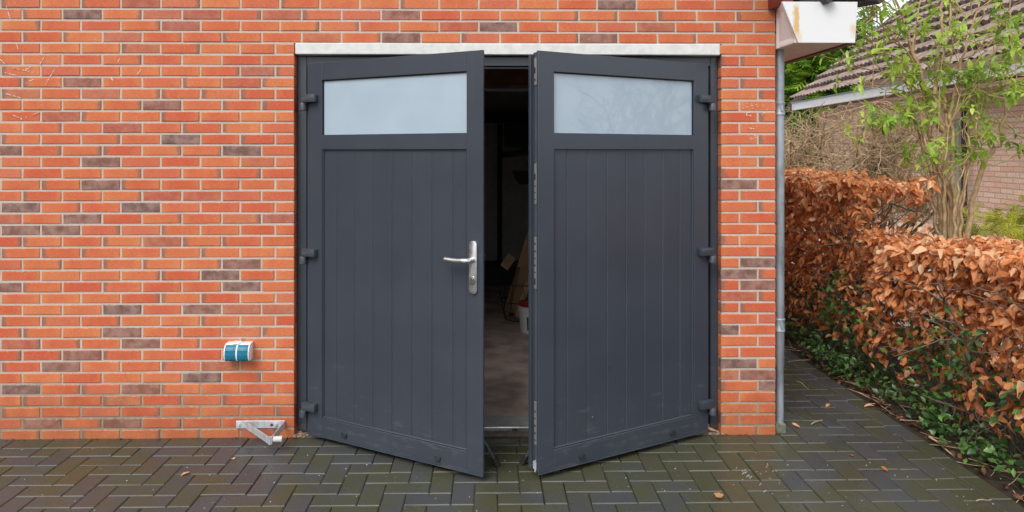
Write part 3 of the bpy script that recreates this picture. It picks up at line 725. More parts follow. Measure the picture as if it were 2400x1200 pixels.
BT = [leaf_template(bs, f, c, 4, wv, a) for f, c, wv, a in ((.6, -.45, .25, 0), (1.0, .55, .35, .4), (.3, -.8, .4, -.5), (.8, .3, .45, .6), (1.4, -.3, .3, -.3), (.5, -1.0, .3, .5))]
ls = lambda t: .20*math.sin(math.pi*min(1, t*.96+.02))**.9
LT = [leaf_template(ls, f, c, 3) for f, c in ((.35, -.25), (.5, -.5), (.3, .1))]
os_ = lambda t: .30*math.sin(math.pi*min(1, t*.94+.03))**.7
OT = [leaf_template(os_, f, c, 2) for f, c in ((.25, -.1), (.35, -.3))]

def hedge(x0, x1, y0, y1, z0, ztop, N, seed, name, label, sparse=None, lean=.0, group=None):
    rg = np.random.default_rng(seed); root = tag(empty(name, ((x0+x1)/2, (y0+y1)/2, 0)), label, 'hedge', group)
    top = ztop if callable(ztop) else (lambda y: ztop)
    # leaves lie in a shell: front face, top, and ends, thinner inside and towards the ground
    n = N*4; y = rg.uniform(y0, y1, n); tp = np.array([top(v) for v in y]); z = z0 + (tp-z0)*rg.random(n)**.62
    dep = np.minimum(rg.exponential(.085, n), (x1-x0)*.6); side = rg.random(n)
    fx = x0 + lean*(1-(z-z0)/(tp-z0)) + .05*np.sin(y*5.1+z*3)+.035*np.sin(y*13+z*7+seed)
    x = fx + dep
    tm = side < .34; x[tm] = rg.uniform(x0, x1, tm.sum()); z[tm] = tp[tm] - np.abs(rg.exponential(.045, tm.sum()))
    bk_ = side > .90; x[bk_] = x1 - dep[bk_]*.7
    tmz = .025*np.sin(y*7+1)+.02*np.sin(x*9+y*4); z = z + tmz
    hfr = (z-z0)/(tp-z0)
    # clumped: noise made from sines decides where leaves hang on and where they have dropped
    cl = np.sin(x*11+y*7.3+seed)+np.sin(y*9.1-z*11.7)+np.sin(z*15.3+x*6)+.8*np.sin(y*23+z*19)
    keep = rg.random(n) < np.clip(.36 + .92*hfr**1.1 + .17*cl, .03, 1)
    if sparse is not None: keep &= rg.random(n) > np.array([sparse(a, b, c) for a, b, c in zip(x, y, z)])
    I = np.where(keep)[0][:N]; O = np.array([(x0+x1)/2, (y0+y1)/2, 0]); p = np.stack([x, y, z], 1)[I]-O; m_ = len(I)
    tip = np.stack([rg.normal(-.35, .6, m_), rg.normal(-.15, .65, m_), rg.normal(-.55, .55, m_)], 1)
    nr = np.stack([rg.normal(-.5, .45, m_), rg.normal(-.4, .45, m_), rg.normal(.9, .45, m_)], 1)
    sz = rg.uniform(.040, .064, m_) + (rg.random(m_) < .25)*.018
    leaves('foliage', p, tip, nr, sz, BT, BEECH, root, seed, np.clip(rg.beta(2, 2, m_)*.9 + .25*(hfr[I]-.5) + .1*rg.normal(0, 1, m_), 0, 1))
    paths = []
    for s in np.arange(y0+.08, y1, .17):
        b = (rg.uniform(x0+.2, x1-.15), s+rg.normal(0, .03), 0)
        P, rr = wander(b, (rg.normal(0, .1), rg.normal(0, .1), 1), top(s)*.92, .016, .005, rg, 8, .10, .06); paths.append((P, rr))
        for k in range(20):
            q = P[rg.integers(1, len(P))]; d_ = np.array([rg.normal(-.5, .8), rg.normal(0, .8), rg.normal(.35, .4)])
            P2, r2 = wander(q, d_, rg.uniform(.18, .45), .006, .002, rg, 5, .22); P2[:, 2] = np.minimum(P2[:, 2], top(s)+.03); paths.append((P2, r2))
            for kk in range(3):
                q2 = P2[rg.integers(1, len(P2))]; P3, r3 = wander(q2, rg.normal(0, 1, 3)+np.array([-.4, 0, .3]), rg.uniform(.08, .2), .0028, .001, rg, 3, .25); P3[:, 2] = np.minimum(P3[:, 2], top(s)+.05); paths.append((P3, r3))
    twigs('branches', [(P-O, r_) for P, r_ in paths], BARK_B, root); return root
hedge(2.53, 3.08, -1.7, .92, .10, lambda y: 1.00-.045*(y-.9), 9800, 11, 'beech_hedge', 'low front stretch of clipped beech hedge full of dry copper leaves', None, .06)
def sp_tall(x, y, z):                                  # the torn patch near the front end
    d = ((y-1.05)/.5)**2 + ((z-1.10)/.17)**2
    return .66*max(0, 1-d*.7) if x > 2.72 else .2*max(0, 1-d)
hedge(2.50, 3.10, .95, 4.6, .12, lambda y: 1.355+.012*(y-1), 13000, 12, 'beech_hedge', 'taller rear stretch of beech hedge with a bare torn patch, behind the low stretch', sp_tall, .0)

# evergreen ground cover below the hedge
rg = np.random.default_rng(5); n = 9500
y = rg.uniform(-1.7, 3.6, n); zc = rg.random(n)**1.15*.74; x = 2.47+.05*np.sin(y*4)+.10*rg.random(n)+rg.random(n)**2*.45 - .05*(zc < .2)
cl = np.sin(y*6.1+1)+np.sin(y*13.7+zc*9)+np.sin(zc*14+x*8); kp = rg.random(n) < np.clip(.50+.30*cl-(zc > .45)*.20, .04, 1)
p = np.stack([x, y, zc+.015], 1)[kp]; k = len(p)
gc = leaves('ground_cover', p, np.stack([rg.normal(-.4, .7, k), rg.normal(-.2, .7, k), rg.normal(0, .5, k)], 1), np.stack([rg.normal(-.4, .4, k), rg.normal(-.4, .4, k), np.ones(k)], 1),
            rg.uniform(.030, .055, k), OT, PERI, None, 5); tag(gc, kind='stuff')
gp = []
for i in range(420):
    b = (rg.uniform(2.44, 2.9), rg.uniform(-1.6, 3.4), 0); gp.append(wander(b, (rg.normal(-.15, .4), rg.normal(0, .5), rg.uniform(.2, 1)), rg.uniform(.15, .55), .0018, .0009, rg, 5, .3))
tag(twigs('ground_cover_stems', gp, simple('green_stem', (.045, .06, .02), .7), None, 3), kind='stuff')
# dead leaves and twigs on the soil
n = 420; p = np.stack([2.40+rg.random(n)**1.6*.5, rg.uniform(-1.6, 3.5, n), np.full(n, -.004)+rg.random(n)*.012], 1)
lt = leaves('leaf_litter', p, np.stack([rg.normal(0, 1, n), rg.normal(0, 1, n), rg.normal(0, .12, n)], 1), np.stack([rg.normal(0, .3, n), rg.normal(0, .3, n), np.ones(n)], 1), rg.uniform(.03, .06, n), BT, mat_leaf('rotting_leaf', ((.05, .022, .012), (.12, .05, .022), (.24, .10, .045)), .6, .05), None, 8)
tag(lt, kind='stuff')
tag(twigs('twig_litter', [wander((rg.uniform(2.38, 2.6), rg.uniform(-1.2, 2.5), .006), (rg.normal(0, .5), rg.normal(0, 1), .0), rg.uniform(.06, .22), .0022, .0015, rg, 3, .08) for i in range(70)], BARK_Y, None, 4), kind='stuff')

# tall pruned shrub with new leaves, behind the low hedge
def pxpath(pts, Y, dY=0.):
    out = []
    for i, (px, py) in enumerate(pts): out.append(atY(px, py, Y + dY*i/max(1, len(pts)-1)))
    return np.array(out)
def smooth(P, k=4):
    P = np.asarray(P); n = len(P); t = np.linspace(0, n-1, (n-1)*k+1)
    Pe = np.vstack([2*P[0]-P[1], P, 2*P[-1]-P[-2]]); out = []
    for u in t:
        i = min(int(u), n-2); f = u-i; a, b, c, d = Pe[i], Pe[i+1], Pe[i+2], Pe[i+3]
        out.append(.5*((2*b)+(c-a)*f+(2*a-5*b+4*c-d)*f*f+(3*b-a-3*c+d)*f**3))
    return np.array(out)
def shrub(name, label, base, stems, nleaf, seed, ntw):
    rg = np.random.default_rng(seed); root = tag(empty(name, base), label, 'shrub'); inv = np.array(base); paths = []; tips = []
    for pts, Y, dY, r0, r1 in stems:
        P = smooth(pxpath(pts, Y, dY))
        if P[0][2] < 1.15 and r0 > .012: P = np.vstack([[P[0][0]+rg.normal(0, .03), P[0][1]+rg.normal(0, .02), 0.], P])
        P = P + np.vstack([np.zeros(3), rg.normal(0, .008, (len(P)-1, 3))])
        paths.append((P-inv, np.linspace(r0, r1, len(P)))); L = len(P)
        if r1 < .0036:
            for k in range(ntw):
                i = rg.integers(int(L*.25), L); q = P[i]
                d = np.array([rg.normal(0, .9), rg.normal(-.1, .8), rg.uniform(.1, 1.)]); P2, r2 = wander(q, d, rg.uniform(.10, .42), .004, .0018, rg, 5, .14, .03)
                paths.append((P2-inv, r2)); tips.append((P2[-1], P2[-1]-P2[-2]))
                if rg.random() < .55: tips.append((P2[3], P2[3]-P2[2]))
            tips.append((P[-1], P[-1]-P[-2]))
    twigs('stems', paths, BARK_T, root, 7)
    pos, tp, nr, sz, hu = [], [], [], [], []
    for c, d in tips:
        d = d/np.linalg.norm(d); m_ = rg.integers(4, 8); a = np.cross(d, [.3, .5, .8]); a /= np.linalg.norm(a); b = np.cross(d, a); h = rg.random()
        for i in range(m_):
            t = 2*math.pi*i/m_+rg.normal(0, .3); v = a*math.cos(t)+b*math.sin(t); v[2] -= .15
            pos.append(c-inv+d*rg.uniform(-.04, .01)); tp.append(v+d*rg.uniform(.1, .7)); nr.append(d*.6+np.array([0, 0, 1.4])); sz.append(rg.uniform(.042, .098)); hu.append(np.clip(h*.75+rg.normal(.1, .15), 0, 1))
    leaves('foliage', np.array(pos), np.array(tp), np.array(nr), np.array(sz), LT, FRESH, root, seed, np.array(hu)); return root
KY = 1.35
stems = [([(2228, 560), (2228, 470), (2214, 402), (2208, 304)], KY, 0, .023, .016), ([(2206, 560), (2200, 460), (2182, 380), (2160, 335)], KY+.05, 0, .014, .0105),
         ([(2244, 560), (2236, 450), (2232, 380), (2236, 330), (2226, 280)], KY-.05, 0, .0155, .011), ([(2216, 560), (2214, 450), (2192, 380), (2180, 330)], KY-.08, 0, .013, .009),
         ([(2208, 306), (2194, 283), (2170, 224), (2152, 168), (2131, 94), (2107, 28), (2085, -40)], KY, -.25, .019, .006), ([(2208, 304), (2198, 245), (2196, 168), (2205, 87), (2207, 17), (2212, -60)], KY, .1, .018, .007),
         ([(2214, 330), (2222, 280), (2215, 250), (2214, 196), (2217, 105), (2230, 10), (2235, -50)], KY, .25, .014, .005), ([(2226, 282), (2236, 224), (2254, 140), (2280, 60), (2300, -20)], KY, .15, .013, .005),
         ([(2160, 337), (2150, 290), (2120, 262), (2080, 252), (2040, 250)], KY, -.2, .008, .003), ([(2170, 226), (2110, 180), (2040, 165), (1980, 140)], KY-.1, -.2, .008, .003), ([(2180, 332), (2170, 260), (2160, 200), (2140, 120), (2150, 40), (2160, -40)], KY+.1, .2, .010, .004),
         ([(2152, 170), (2120, 120), (2080, 80), (2050, 10), (2040, -40)], KY-.15, -.2, .008, .003), ([(2196, 170), (2225, 110), (2262, 60), (2282, 0)], KY, -.2, .007, .003), ([(2236, 226), (2262, 180), (2300, 130), (2340, 80)], KY, -.1, .007, .003),
         ([(2208, 402), (2150, 330), (2110, 300), (2070, 300)], KY-.1, -.2, .006, .0025), ([(2131, 96), (2080, 60), (2050, 40)], KY-.2, -.1, .006, .003), ([(2120, 182), (2070, 210), (2020, 200)], KY-.3, -.1, .005, .0025),
         ([(2107, 28), (2060, -10), (2020, -40)], KY-.2, -.2, .006, .003), ([(2131, 94), (2070, 95), (2025, 90)], KY-.2, -.2, .005, .0025), ([(2152, 168), (2090, 130), (2045, 110), (2020, 60)], KY-.25, -.2, .006, .003), ([(2280, 60), (2310, 20), (2330, -40)], KY+.2, 0, .005, .0025),
         ([(2254, 140), (2300, 110), (2350, 40)], KY+.1, -.3, .005, .0025), ([(2230, 280), (2290, 215), (2340, 190), (2390, 150)], KY, -.3, .006, .003), ([(2290, 215), (2350, 230), (2400, 225)], KY-.1, -.2, .005, .0025), ([(2225, 150), (2240, 60), (2250, -30)], KY+.3, 0, .006, .003), ([(2090, 300), (2050, 320), (2010, 330)], KY-.2, -.2, .004, .0025), ([(2222, 420), (2260, 380), (2290, 330)], KY-.15, -.1, .005, .0025), ([(2214, 450), (2200, 400), (2110, 395), (2100, 350)], KY-.3, 0, .004, .0025)]
rs = np.random.default_rng(90)
for k in range(9):                                    # crowded pruned stubs and whips from the stool
    bx_ = 2203+rs.uniform(-4, 48); h_ = rs.uniform(285, 440); tx = bx_ + (bx_-2226)*rs.uniform(.8, 2.2) + rs.normal(0, 10); r_ = rs.uniform(.004, .009)
    stems.append(([(bx_, 560), (bx_+(tx-bx_)*.3+rs.normal(0, 5), 470), (tx, h_)], KY+rs.normal(0, .10), 0, max(.0121, r_*1.3), r_))
    if rs.random() < .9: stems.append(([(tx, h_+2), (tx+rs.normal(0, 14), h_-70), (tx+rs.normal(0, 34), h_-rs.uniform(130, 300))], KY+rs.normal(0, .12), rs.normal(0, .15), .006, .0025))
shrub('flowering_shrub', 'tall bare stemmed shrub with fresh green leaf tufts standing behind the low hedge', tuple(atZ(2228, 900, 0)*0 + np.array([atY(2228, 560, KY)[0], KY, 0])), stems, 0, 31, 7)
KY2 = 1.55
st2 = [([(2262, 560), (2285, 450), (2310, 385), (2331, 343)], KY2, 0, .022, .016), ([(2331, 345), (2345, 336), (2352, 245), (2361, 157), (2366, 70), (2369, -30)], KY2, 0, .013, .005), ([(2331, 343), (2324, 315), (2313, 245), (2324, 175), (2330, 90), (2345, 0)], KY2, .1, .007, .003),
       ([(2303, 400), (2303, 368), (2275, 245), (2268, 200)], KY2, -.1, .005, .0025), ([(2345, 336), (2375, 300), (2400, 265), (2440, 230)], KY2, -.1, .006, .003), ([(2310, 385), (2350, 380), (2400, 350), (2440, 352)], KY2-.1, -.1, .006, .003), ([(2361, 160), (2390, 110), (2420, 60)], KY2, -.1, .006, .003),
       ([(2352, 246), (2380, 200), (2410, 180)], KY2-.1, 0, .005, .0025)]
shrub('flowering_shrub', 'slimmer bare stemmed shrub with few leaf tufts, right of the tall one', (float(atY(2262, 560, KY2)[0]), KY2, 0), st2, 0, 33, 6)

# twiggy bare bush above the tall hedge
rg = np.random.default_rng(41); bb = atY(1985, 430, 3.9); base = np.array([bb[0], 3.9, 0.]); root = tag(empty('bare_bush', tuple(base)), 'bare twiggy bush with mossy limbs, leafless, behind the tall hedge', 'bush')
limbs, fine = [], []
for i in range(40):
    az = rg.uniform(0, 2*math.pi); sp_ = rg.uniform(.2, 1.25); d = np.array([math.cos(az)*sp_*1.3, math.sin(az)*sp_*.6, 1.]); P, rr = wander((rg.normal(0, .12), rg.normal(0, .1), 0), d, rg.uniform(1.7, 2.3), .024, .006, rg, 10, .13, .02); limbs.append((P, rr))
    for k in range(34):
        q = P[rg.integers(4, len(P))]; P2, r2 = wander(q, rg.normal(0, .8, 3)+np.array([0, -.1, .35]), rg.uniform(.3, .7), .007, .003, rg, 6, .25, .02); fine.append((P2, r2))
        for kk in range(7):
            q2 = P2[rg.integers(1, len(P2))]; fine.append(wander(q2, rg.normal(0, .9, 3)+np.array([0, -.2, .2]), rg.uniform(.12, .35), .0036, .0018, rg, 4, .3))
fine = [f for f in fine if f[0][:, 2].max() < 2.16-.10*abs(f[0][-1][0]) and f[0][:, 2].min() > .8 and -1.2 < f[0][:, 0].min() and f[0][:, 0].max() < .95-.25*max(0, f[0][:, 2].max()-1.5)]
limbs = [(P[(P[:, 2] < 2.05) & (P[:, 0] < 1.1)], rr[(P[:, 2] < 2.05) & (P[:, 0] < 1.1)]) for P, rr in limbs]
twigs('limbs', [l for l in limbs if len(l[0]) > 2], BARK_G, root, 6); twigs('twigs', fine, BARK_Y, root, 3)

# golden low conifer at the right and green conifers far left of the roof
def cloud(name, label, c, rad, n, size, mat, seed, cat='shrub', flat=True, trunk=BARK_G):
    rg = np.random.default_rng(seed); root = tag(empty(name, (c[0], c[1], 0)), label, cat); v = rg.normal(0, 1, (n, 3)); v /= np.linalg.norm(v, axis=1, keepdims=True)
    r = 1-rg.exponential(.13, n).clip(0, .7); lump = 1+.13*np.sin(v[:, 0]*7+seed)+.11*np.sin(v[:, 2]*9+v[:, 1]*6)
    p = v*(r*lump)[:, None]*np.array(rad); tip = v*np.array([1, 1, .3])+rg.normal(0, .45, (n, 3))+np.array([0, 0, -.1])
    hue = np.clip(.45+.25*np.sin(p[:, 0]*6/rad[0]+p[:, 2]*7/rad[2])+rg.normal(0, .2, n), 0, 1)
    p[:, 2] += c[2]; p = p[p[:, 2] > .03] if False else p
    leaves('foliage', p, tip, v+np.array([0, 0, .8]), rg.uniform(size*.6, size*1.3, n), SPR, mat, root, seed, hue)
    paths = [wander((rg.normal(0, rad[0]*.1), rg.normal(0, rad[1]*.1), 0), (rg.normal(0, .2), rg.normal(0, .2), 1), c[2]+rad[2]*.5, .03*rad[2], .008, rg, 6, .08) for k in range(4)]
    twigs('stems', paths, trunk, root, 6); return root
def spray():
    V, Q = [], []
    def quad(a, b, wd):
        a, b = np.array(a, float), np.array(b, float); d = b-a; s_ = np.array([-d[1], d[0], 0]); s_ = s_/np.linalg.norm(s_)*wd; n0 = len(V)
        V.extend([a-s_*.6, a+s_*.6, b+s_*.35, b-s_*.35]); Q.append((n0, n0+1, n0+2, n0+3))
    quad((0, 0, 0), (0, 1, -.12), .06)
    for k in range(4):
        y = .15+k*.2
        for s_ in (-1, 1): quad((0, y, -.03*k), (s_*(.42-.07*k), y+.26, -.03*k-.06), .075)
    return np.array(V), np.array(Q)
SPR = [spray()]
g = atY(2385, 530, 2.6); cloud('golden_shrub', 'low lime yellow shrub at the foot of the neighbouring brick wall', (g[0]+.1, 2.6, .60), (.62, .5, .50), 1900, .10, GOLD, 51)
for i, (px, Yc, rad, zc, lab) in enumerate(((1885, 13.5, (.9, .9, 2.3), 2.1, 'dark green conifer beside the downpipe, beyond the tiled roof'), (1972, 16., (1.2, 1.1, 2.7), 2.6, 'broader green conifer just behind the verge of the tiled roof'))):
    q = atY(px, 300, Yc); cloud('conifer', lab, (q[0], Yc, zc), rad, 5200, .34, CONIF, 60+i, 'conifer')

# ------------------------------------------------------------------ neighbouring house
ZF = 2.40
A = (lambda d: _E + d*(ZF-_E[2])/d[2])(ray(1858, 259)); B_ = (lambda d: _E + d*(ZF-_E[2])/d[2])(ray(2400, 170))
ax = (B_-A); ax[2] = 0; Ln = np.linalg.norm(ax); ax /= Ln; ang = math.atan2(ax[1], ax[0])     # local x: from the far verge towards the viewer; local y: away from us
nh = tag(empty('neighbour_house', (A[0], A[1], 0), ang), 'neighbouring pale brick house with brown tiled roof and white gutter board', 'house'); LL = Ln+4.0
m = Mat('pale_pink_brick'); vv = m.n('SeparateXYZ', {0: m.obj()}).outputs; wob = m.noise(3, detail=2)
cv = m.n('CombineXYZ', {0: vv[0], 1: m.math('ADD', vv[2], m.math('MULTIPLY', wob, .012)), 2: 0.})
bt = m.n('TexBrick', {'Vector': cv.outputs[0], 'Color1': (.74, .40, .28), 'Color2': (.84, .58, .44), 'Mortar': (.46, .36, .30), 'Scale': 1., 'Mortar Size': .0075, 'Mortar Smooth': .2, 'Bias': .1, 'Brick Width': .22, 'Row Height': .064})
c_ = m.mix(m.ramp(m.noise(2.2, detail=4), .45, .75, 0., .5), bt.outputs[0], (.58, .46, .35)); k_ = m.ramp(m.noise(50), .3, .7, .82, 1.15)
c_ = m.mix(1., c_, m.n('CombineColor', {0: k_, 1: k_, 2: k_}).outputs[0], 'MULTIPLY')
PBR = m.done(m.pbsdf(c_, .85, m.bump(m.math('SUBTRACT', 1., bt.outputs[1]), .6, .008)))
sg = 1.0
mb = MB(); mb.box(.25, LL, .42, .62, -.05, 2.36); mb.box(.25, .45, .62, 7.5, -.05, 2.36); mb.prism([(.27, .65, 2.361), (.27, 7.4, 2.361), (.27, 4.0, 5.3)], (.15, 0, 0)); mb.build('wall', PBR, nh)
mb = MB(); mb.box(0, LL, -.02, .02, ZF, ZF+.135, .004); mb.build('fascia', WHITE, nh)
mb = MB(); mb.box(0, LL, .022, .415, ZF+.02, ZF+.04); mb.build('soffit', simple('brown_soffit', (.16, .085, .05), .7), nh)
mb = MB(); mb.tube([(.02, -.030, ZF+.145), (LL, -.035, ZF+.135)], .013, 8); mb.build('gutter', ZINC, nh, True)
def roof_tiles():
    pitch = R(39); na = int(LL/.02); a = np.linspace(.16, LL, na); nb = 19; cs = .33; V = []; lum = []
    prof = .055*np.abs(np.sin(a*math.pi/.15))**.5
    r_ = np.random.default_rng(3); jit = np.repeat(r_.normal(0, .004, (nb, na//8+1)), 8, axis=1)[:, :na]
    for c in range(nb):
        for e in (0, 1):
            b = c*cs + e*cs; h = prof + ((.075) if e == 0 else .0) + jit[c]; y = -.06 + b*math.cos(pitch); z = ZF+.15 + b*math.sin(pitch)
            V.append(np.stack([a, y - h*math.sin(pitch), z + h*math.cos(pitch)], 1))
    V = np.concatenate(V); Q = []
    for rr in range(2*nb-1):
        for i in range(na-1): Q.append((rr*na+i, rr*na+i+1, (rr+1)*na+i+1, (rr+1)*na+i))
    return V, Q
V, Q = roof_tiles(); m = Mat('brown_concrete_tile'); a = m.noise(1, stretch=(6, 3, 3), detail=4); b = m.noise(40, detail=3)
c_ = m.mix(m.ramp(a, .3, .7), (.17, .118, .098), (.35, .26, .225)); c_ = m.mix(m.ramp(m.noise(1.7, detail=5), .55, .72, 0., .6), c_, (.075, .075, .032)); c_ = m.mix(m.ramp(b, .4, .7, 0., .3), c_, (.24, .19, .17))
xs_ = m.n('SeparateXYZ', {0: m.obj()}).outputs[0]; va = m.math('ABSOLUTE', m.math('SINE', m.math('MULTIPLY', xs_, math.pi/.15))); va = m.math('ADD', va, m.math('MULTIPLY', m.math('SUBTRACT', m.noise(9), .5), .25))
c_ = m.mix(m.ramp(va, .16, .50, .9, 0.), c_, (.022, .020, .014))  # shade between the tile ribs, put into the colour as dark stripes
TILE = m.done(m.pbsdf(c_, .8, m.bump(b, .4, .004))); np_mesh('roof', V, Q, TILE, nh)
mb = MB(); mb.box(-.04, -.01, -.05, .02, ZF, ZF+.20, .003); mb.prism([(-.06, -.08, ZF+.13), (-.06, 4.66, ZF+.13+4.74*math.tan(R(41))), (-.06, 4.66, ZF-.03+4.74*math.tan(R(41))), (-.06, -.08, ZF-.03)], (.03, 0, 0)); mb.build('verge_board', simple('brown_verge', (.10, .07, .06), .7), nh)
def on_wall(px, py):                                  # local coordinates on the neighbour's wall
    o = np.array([A[0], A[1], 0.]); d = ray(px, py); nrm = np.array([-ax[1], ax[0], 0]); p0 = o + nrm*.42; t = ((p0-_E)@nrm)/(d@nrm); p = _E+d*t; return float((p-o)@ax), float(p[2])
u0, _z = on_wall(2210, 300); u1, _z = on_wall(2262, 300); ud, _z = on_wall(2271, 300)
mb = MB(); mb.box(u0, u1, .39, .418, .02, 2.0, .004)
m = Mat('weathered_green_boards'); a = m.noise(1, stretch=(14, 14, .8), detail=4); c_ = m.mix(m.ramp(a, .3, .7), (.17, .18, .12), (.34, .33, .25)); mb.build('door', m.done(m.pbsdf(c_, .8)), nh)
mb = MB(); mb.tube([(ud, .36, 0), (ud, .36, 2.3)], .035, 10); mb.build('downpipe', simple('dark_brown_pipe', (.035, .020, .018), .5), nh, True)

# ------------------------------------------------------------------ small litter on the paving
def fallen(px, py, size, rz, lab, hue, tmpl):
    tv, tq = BT[tmpl]; q = atZ(px, py, 0)
    o = np_mesh('fallen_leaf', (tv-np.array([0, .5, 0]))*size*np.array([1.15, 1, .5])+np.array([0, 0, size*.12]), tq, BEECH, None, np.tile([hue, .5, .5, 1], (len(tv), 1)), smooth=True)
    o.location = (q[0], q[1], .004); o.rotation_euler = (0, 0, rz); tag(o, lab, 'leaf', 'dry leaves fallen on the paving')
fallen(545, 1077, .045, .6, 'small pale orange leaf on the paving below the wall bracket', .95, 0)
fallen(428, 1114, .060, 1.9, 'curled orange leaf on the paving left of the bracket leaf', .80, 2)
fallen(1684, 1171, .075, 2.6, 'largest orange leaf, on the paving in front of the right door', .72, 3)
fallen(1864, 1003, .050, .9, 'orange leaf on the paving just right of the downpipe', .75, 1)
fallen(1940, 952, .045, 2.2, 'small orange leaf in the middle of the side path', .7, 0)
fallen(1992, 1068, .045, .2, 'curled orange leaf in the joint nearest the front of the side path', .70, 2)
fallen(2036, 955, .060, 1.4, 'long tan leaf at the hedge edge of the side path', .95, 4)
fallen(2072, 1105, .040, .5, 'little dark red leaf on the right foreground paving', .2, 1)
fallen(1668, 1017, .070, 1.5, 'orange leaf wedged under the right door hinge side', .85, 1)
def fallen_twig(p0, p1, r, lab):
    a, b = atZ(*p0, 0.006), atZ(*p1, 0.006); t = np.linspace(0, 1, 6)[:, None]; P = a*(1-t)+b*t; P[:, 2] += .004*np.sin(t[:, 0]*5); P[2, 0] += .006
    o = twigs('fallen_twig', [(P-a, np.linspace(r, r*.7, 6))], BARK_Y, None, 6); o.location = tuple(a); tag(o, lab, 'twig', 'dry twigs on the paving')
fallen_twig((1902, 994), (1927, 983), .004, 'short thick straw twig lying on the side path')
fallen_twig((1868, 893), (1895, 911), .003, 'thin twig on the side path close to the downpipe')
fallen_twig((2178, 1024), (2232, 1064), .006, 'longest twig across the border of the paving and the soil')
fallen_twig((2288, 1174), (2320, 1170), .003, 'thin dark twig at the front right of the paving')
# crumbs of mortar and leaf at the foot of the frame
rg = np.random.default_rng(9); mb = MB()
for k in range(70):
    sx = rg.choice([-1.055, 1.262], p=[.75, .25]); c = (sx+rg.normal(0, .028), rg.uniform(-.012, .05), .004+abs(rg.normal(0, .006))); r = rg.uniform(.003, .009)
    M = Matrix.Translation(c) @ Matrix.Rotation(rg.uniform(0, 6), 4, 'Z') @ Matrix.Rotation(rg.uniform(0, 1), 4, 'X'); mb.box(-r, r, -r*.7, r*.7, -r*.4, r*.4, r*.25, M=M)
m = Mat('crumb'); cc = m.mix(m.noise(60), (.24, .09, .045), (.46, .34, .25)); tag(mb.build('mortar_crumbs', m.done(m.pbsdf(cc, .9))), kind='stuff')

# ------------------------------------------------------------------ across the street, seen only as reflections in the panes
oh = tag(empty('house_opposite', (-19, -4.6, 0), R(68)), 'house across the street, mirrored faintly in the left pane', 'house')
mb = MB(); mb.box(-5, 5, -8, 0, -.05, 3.0); mb.prism([(-5, -8, 3.001), (-5, 0, 3.001), (-5, -4, 7.2)], (10, 0, 0)); mb.build('wall', simple('grey_render', (.30, .26, .22), .8), oh)
mb = MB(); mb.prism([(-5.3, .4, 2.7), (-5.3, -4, 7.45), (-5.3, -4, 7.6), (-5.3, .5, 2.75)], (10.6, 0, 0)); mb.prism([(-5.3, -8.4, 2.7), (-5.3, -4, 7.45), (-5.3, -4, 7.6), (-5.3, -8.5, 2.75)], (10.6, 0, 0)); mb.build('roof', TILE, oh)
rg = np.random.default_rng(77); tr = tag(empty('bare_tree', (10.5, -4.6, 0)), 'leafless street tree mirrored faintly in the right pane', 'tree'); tp_ = []
def grow(p, d, L, r, k):
    P, rr = wander(p, d, L, r, r*.6, rg, 5, .12, .03); tp_.append((P, rr))
    if k < 5:
        for i in range(3 if k < 3 else 4): grow(P[rg.integers(2, 6)], (P[-1]-P[-2])/np.linalg.norm(P[-1]-P[-2])+rg.normal(0, .55, 3), L*.68, r*.55, k+1)
grow((0, 0, 0), (0, 0, 1), 1.7, .14, 0); grow((.3, .4, 0), (.1, .3, 1), 1.5, .10, 0); twigs('trunk_and_limbs', tp_, BARK_G, tr, 4)

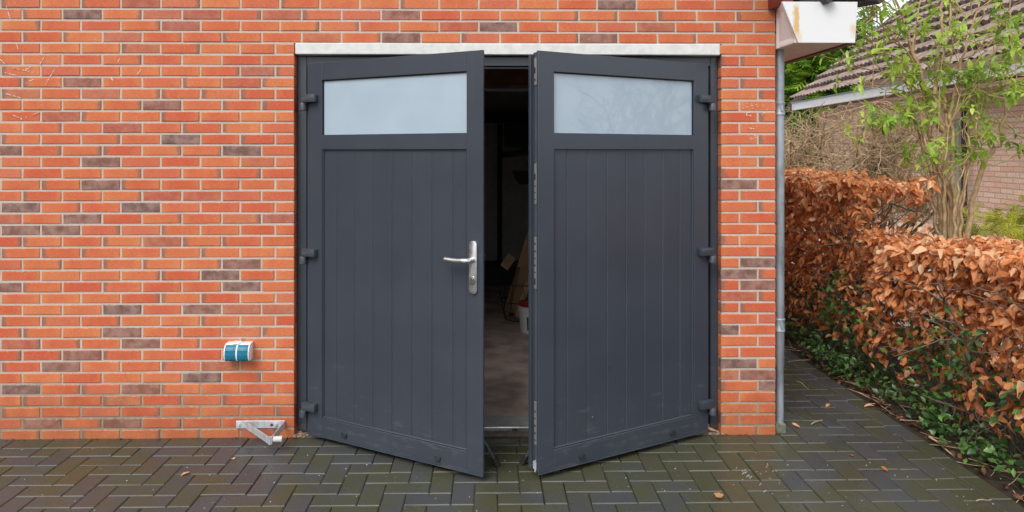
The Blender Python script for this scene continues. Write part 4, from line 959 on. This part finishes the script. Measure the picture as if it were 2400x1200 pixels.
rg = np.random.default_rng(19); mb = MB()
def dash(px, py, L, wd, an):
    q = atY(px, py, 0); M = Matrix.Translation((q[0], -.0022, q[2])) @ Matrix.Rotation(an, 4, 'Y'); mb.box(-L/2, L/2, -.0012, .0016, -wd/2, wd/2, .0004, M=M)
for (x0, y0, x1, y1) in ((15, 15, 25, 45), (0, 138, 12, 150), (25, 158, 80, 170), (12, 170, 40, 178), (60, 165, 78, 152), (95, 150, 105, 132), (105, 202, 130, 160), (62, 195, 85, 183), (15, 220, 50, 230), (32, 270, 58, 282), (60, 275, 92, 264), (275, 148, 282, 136), (322, 175, 332, 162), (38, 100, 44, 118), (262, 184, 266, 190)):
    n = int(max(3, math.hypot(x1-x0, y1-y0)/5))
    for i in range(n):
        if rg.random() < .72:
            t = (i+rg.random()*.5)/n; dash(x0+(x1-x0)*t, y0+(y1-y0)*t, rg.uniform(.005, .014), rg.uniform(.0018, .0040), math.atan2(y1-y0, x1-x0)+rg.normal(0, .25))
for (px, py, k) in ((1762, 245, 8), (1758, 268, 9), (1768, 300, 5), (1764, 322, 6), (1800, 262, 4), (1745, 245, 4)):
    for i in range(k): dash(px+rg.normal(0, 9), py+rg.normal(0, 4), rg.uniform(.003, .011), rg.uniform(.002, .004), rg.uniform(0, 3))
tag(mb.build('lime_marks', simple('lime_plaster', (.74, .70, .66), .8), wall), kind='stuff')
mb = MB()
def blot(px, py, L, wd, an):
    q = atZ(px, py, 0); M = Matrix.Translation((q[0], q[1], .0012)) @ Matrix.Rotation(an, 4, 'Z'); mb.box(-L/2, L/2, -wd/2, wd/2, -.002, .0015, min(L, wd)*.3, M=M)
for i in range(10):
    t = rg.random(); blot(1735+60*t+rg.normal(0, 3), 1100+53*t+rg.normal(0, 2.5), rg.uniform(.008, .030), rg.uniform(.0015, .0035), -2.3+rg.normal(0, .12))
for i in range(16): blot(1785+rg.normal(0, 32), 1103+rg.normal(0, 22), rg.uniform(.003, .006), rg.uniform(.002, .005), rg.uniform(0, 3))
for i in range(60): blot(rg.uniform(20, 2380), 1030+170*rg.random(), rg.uniform(.002, .007), rg.uniform(.002, .005), rg.uniform(0, 3))
tag(mb.build('bird_droppings', simple('chalky_white', (.48, .48, .45), .8)), kind='stuff')

rg = np.random.default_rng(23); pos = []
for k in range(130):
    x = rg.uniform(-2.7, 1.58)
    if -1.0 < x < 1.2: continue
    pos.append((x, -.002-abs(rg.normal(0, .010)), .003))
n = len(pos); dl = leaves('wall_foot_debris', np.array(pos), np.stack([rg.normal(0, 1, n), rg.normal(0, .3, n), rg.normal(0, .1, n)], 1), np.stack([rg.normal(0, .3, n), rg.normal(0, .3, n), np.ones(n)], 1), rg.uniform(.006, .022, n), OT, mat_leaf('crumbled_leaf', ((.03, .024, .012), (.07, .045, .02), (.16, .085, .035)), .7, .05), None, 4)
tag(dl, kind='stuff')
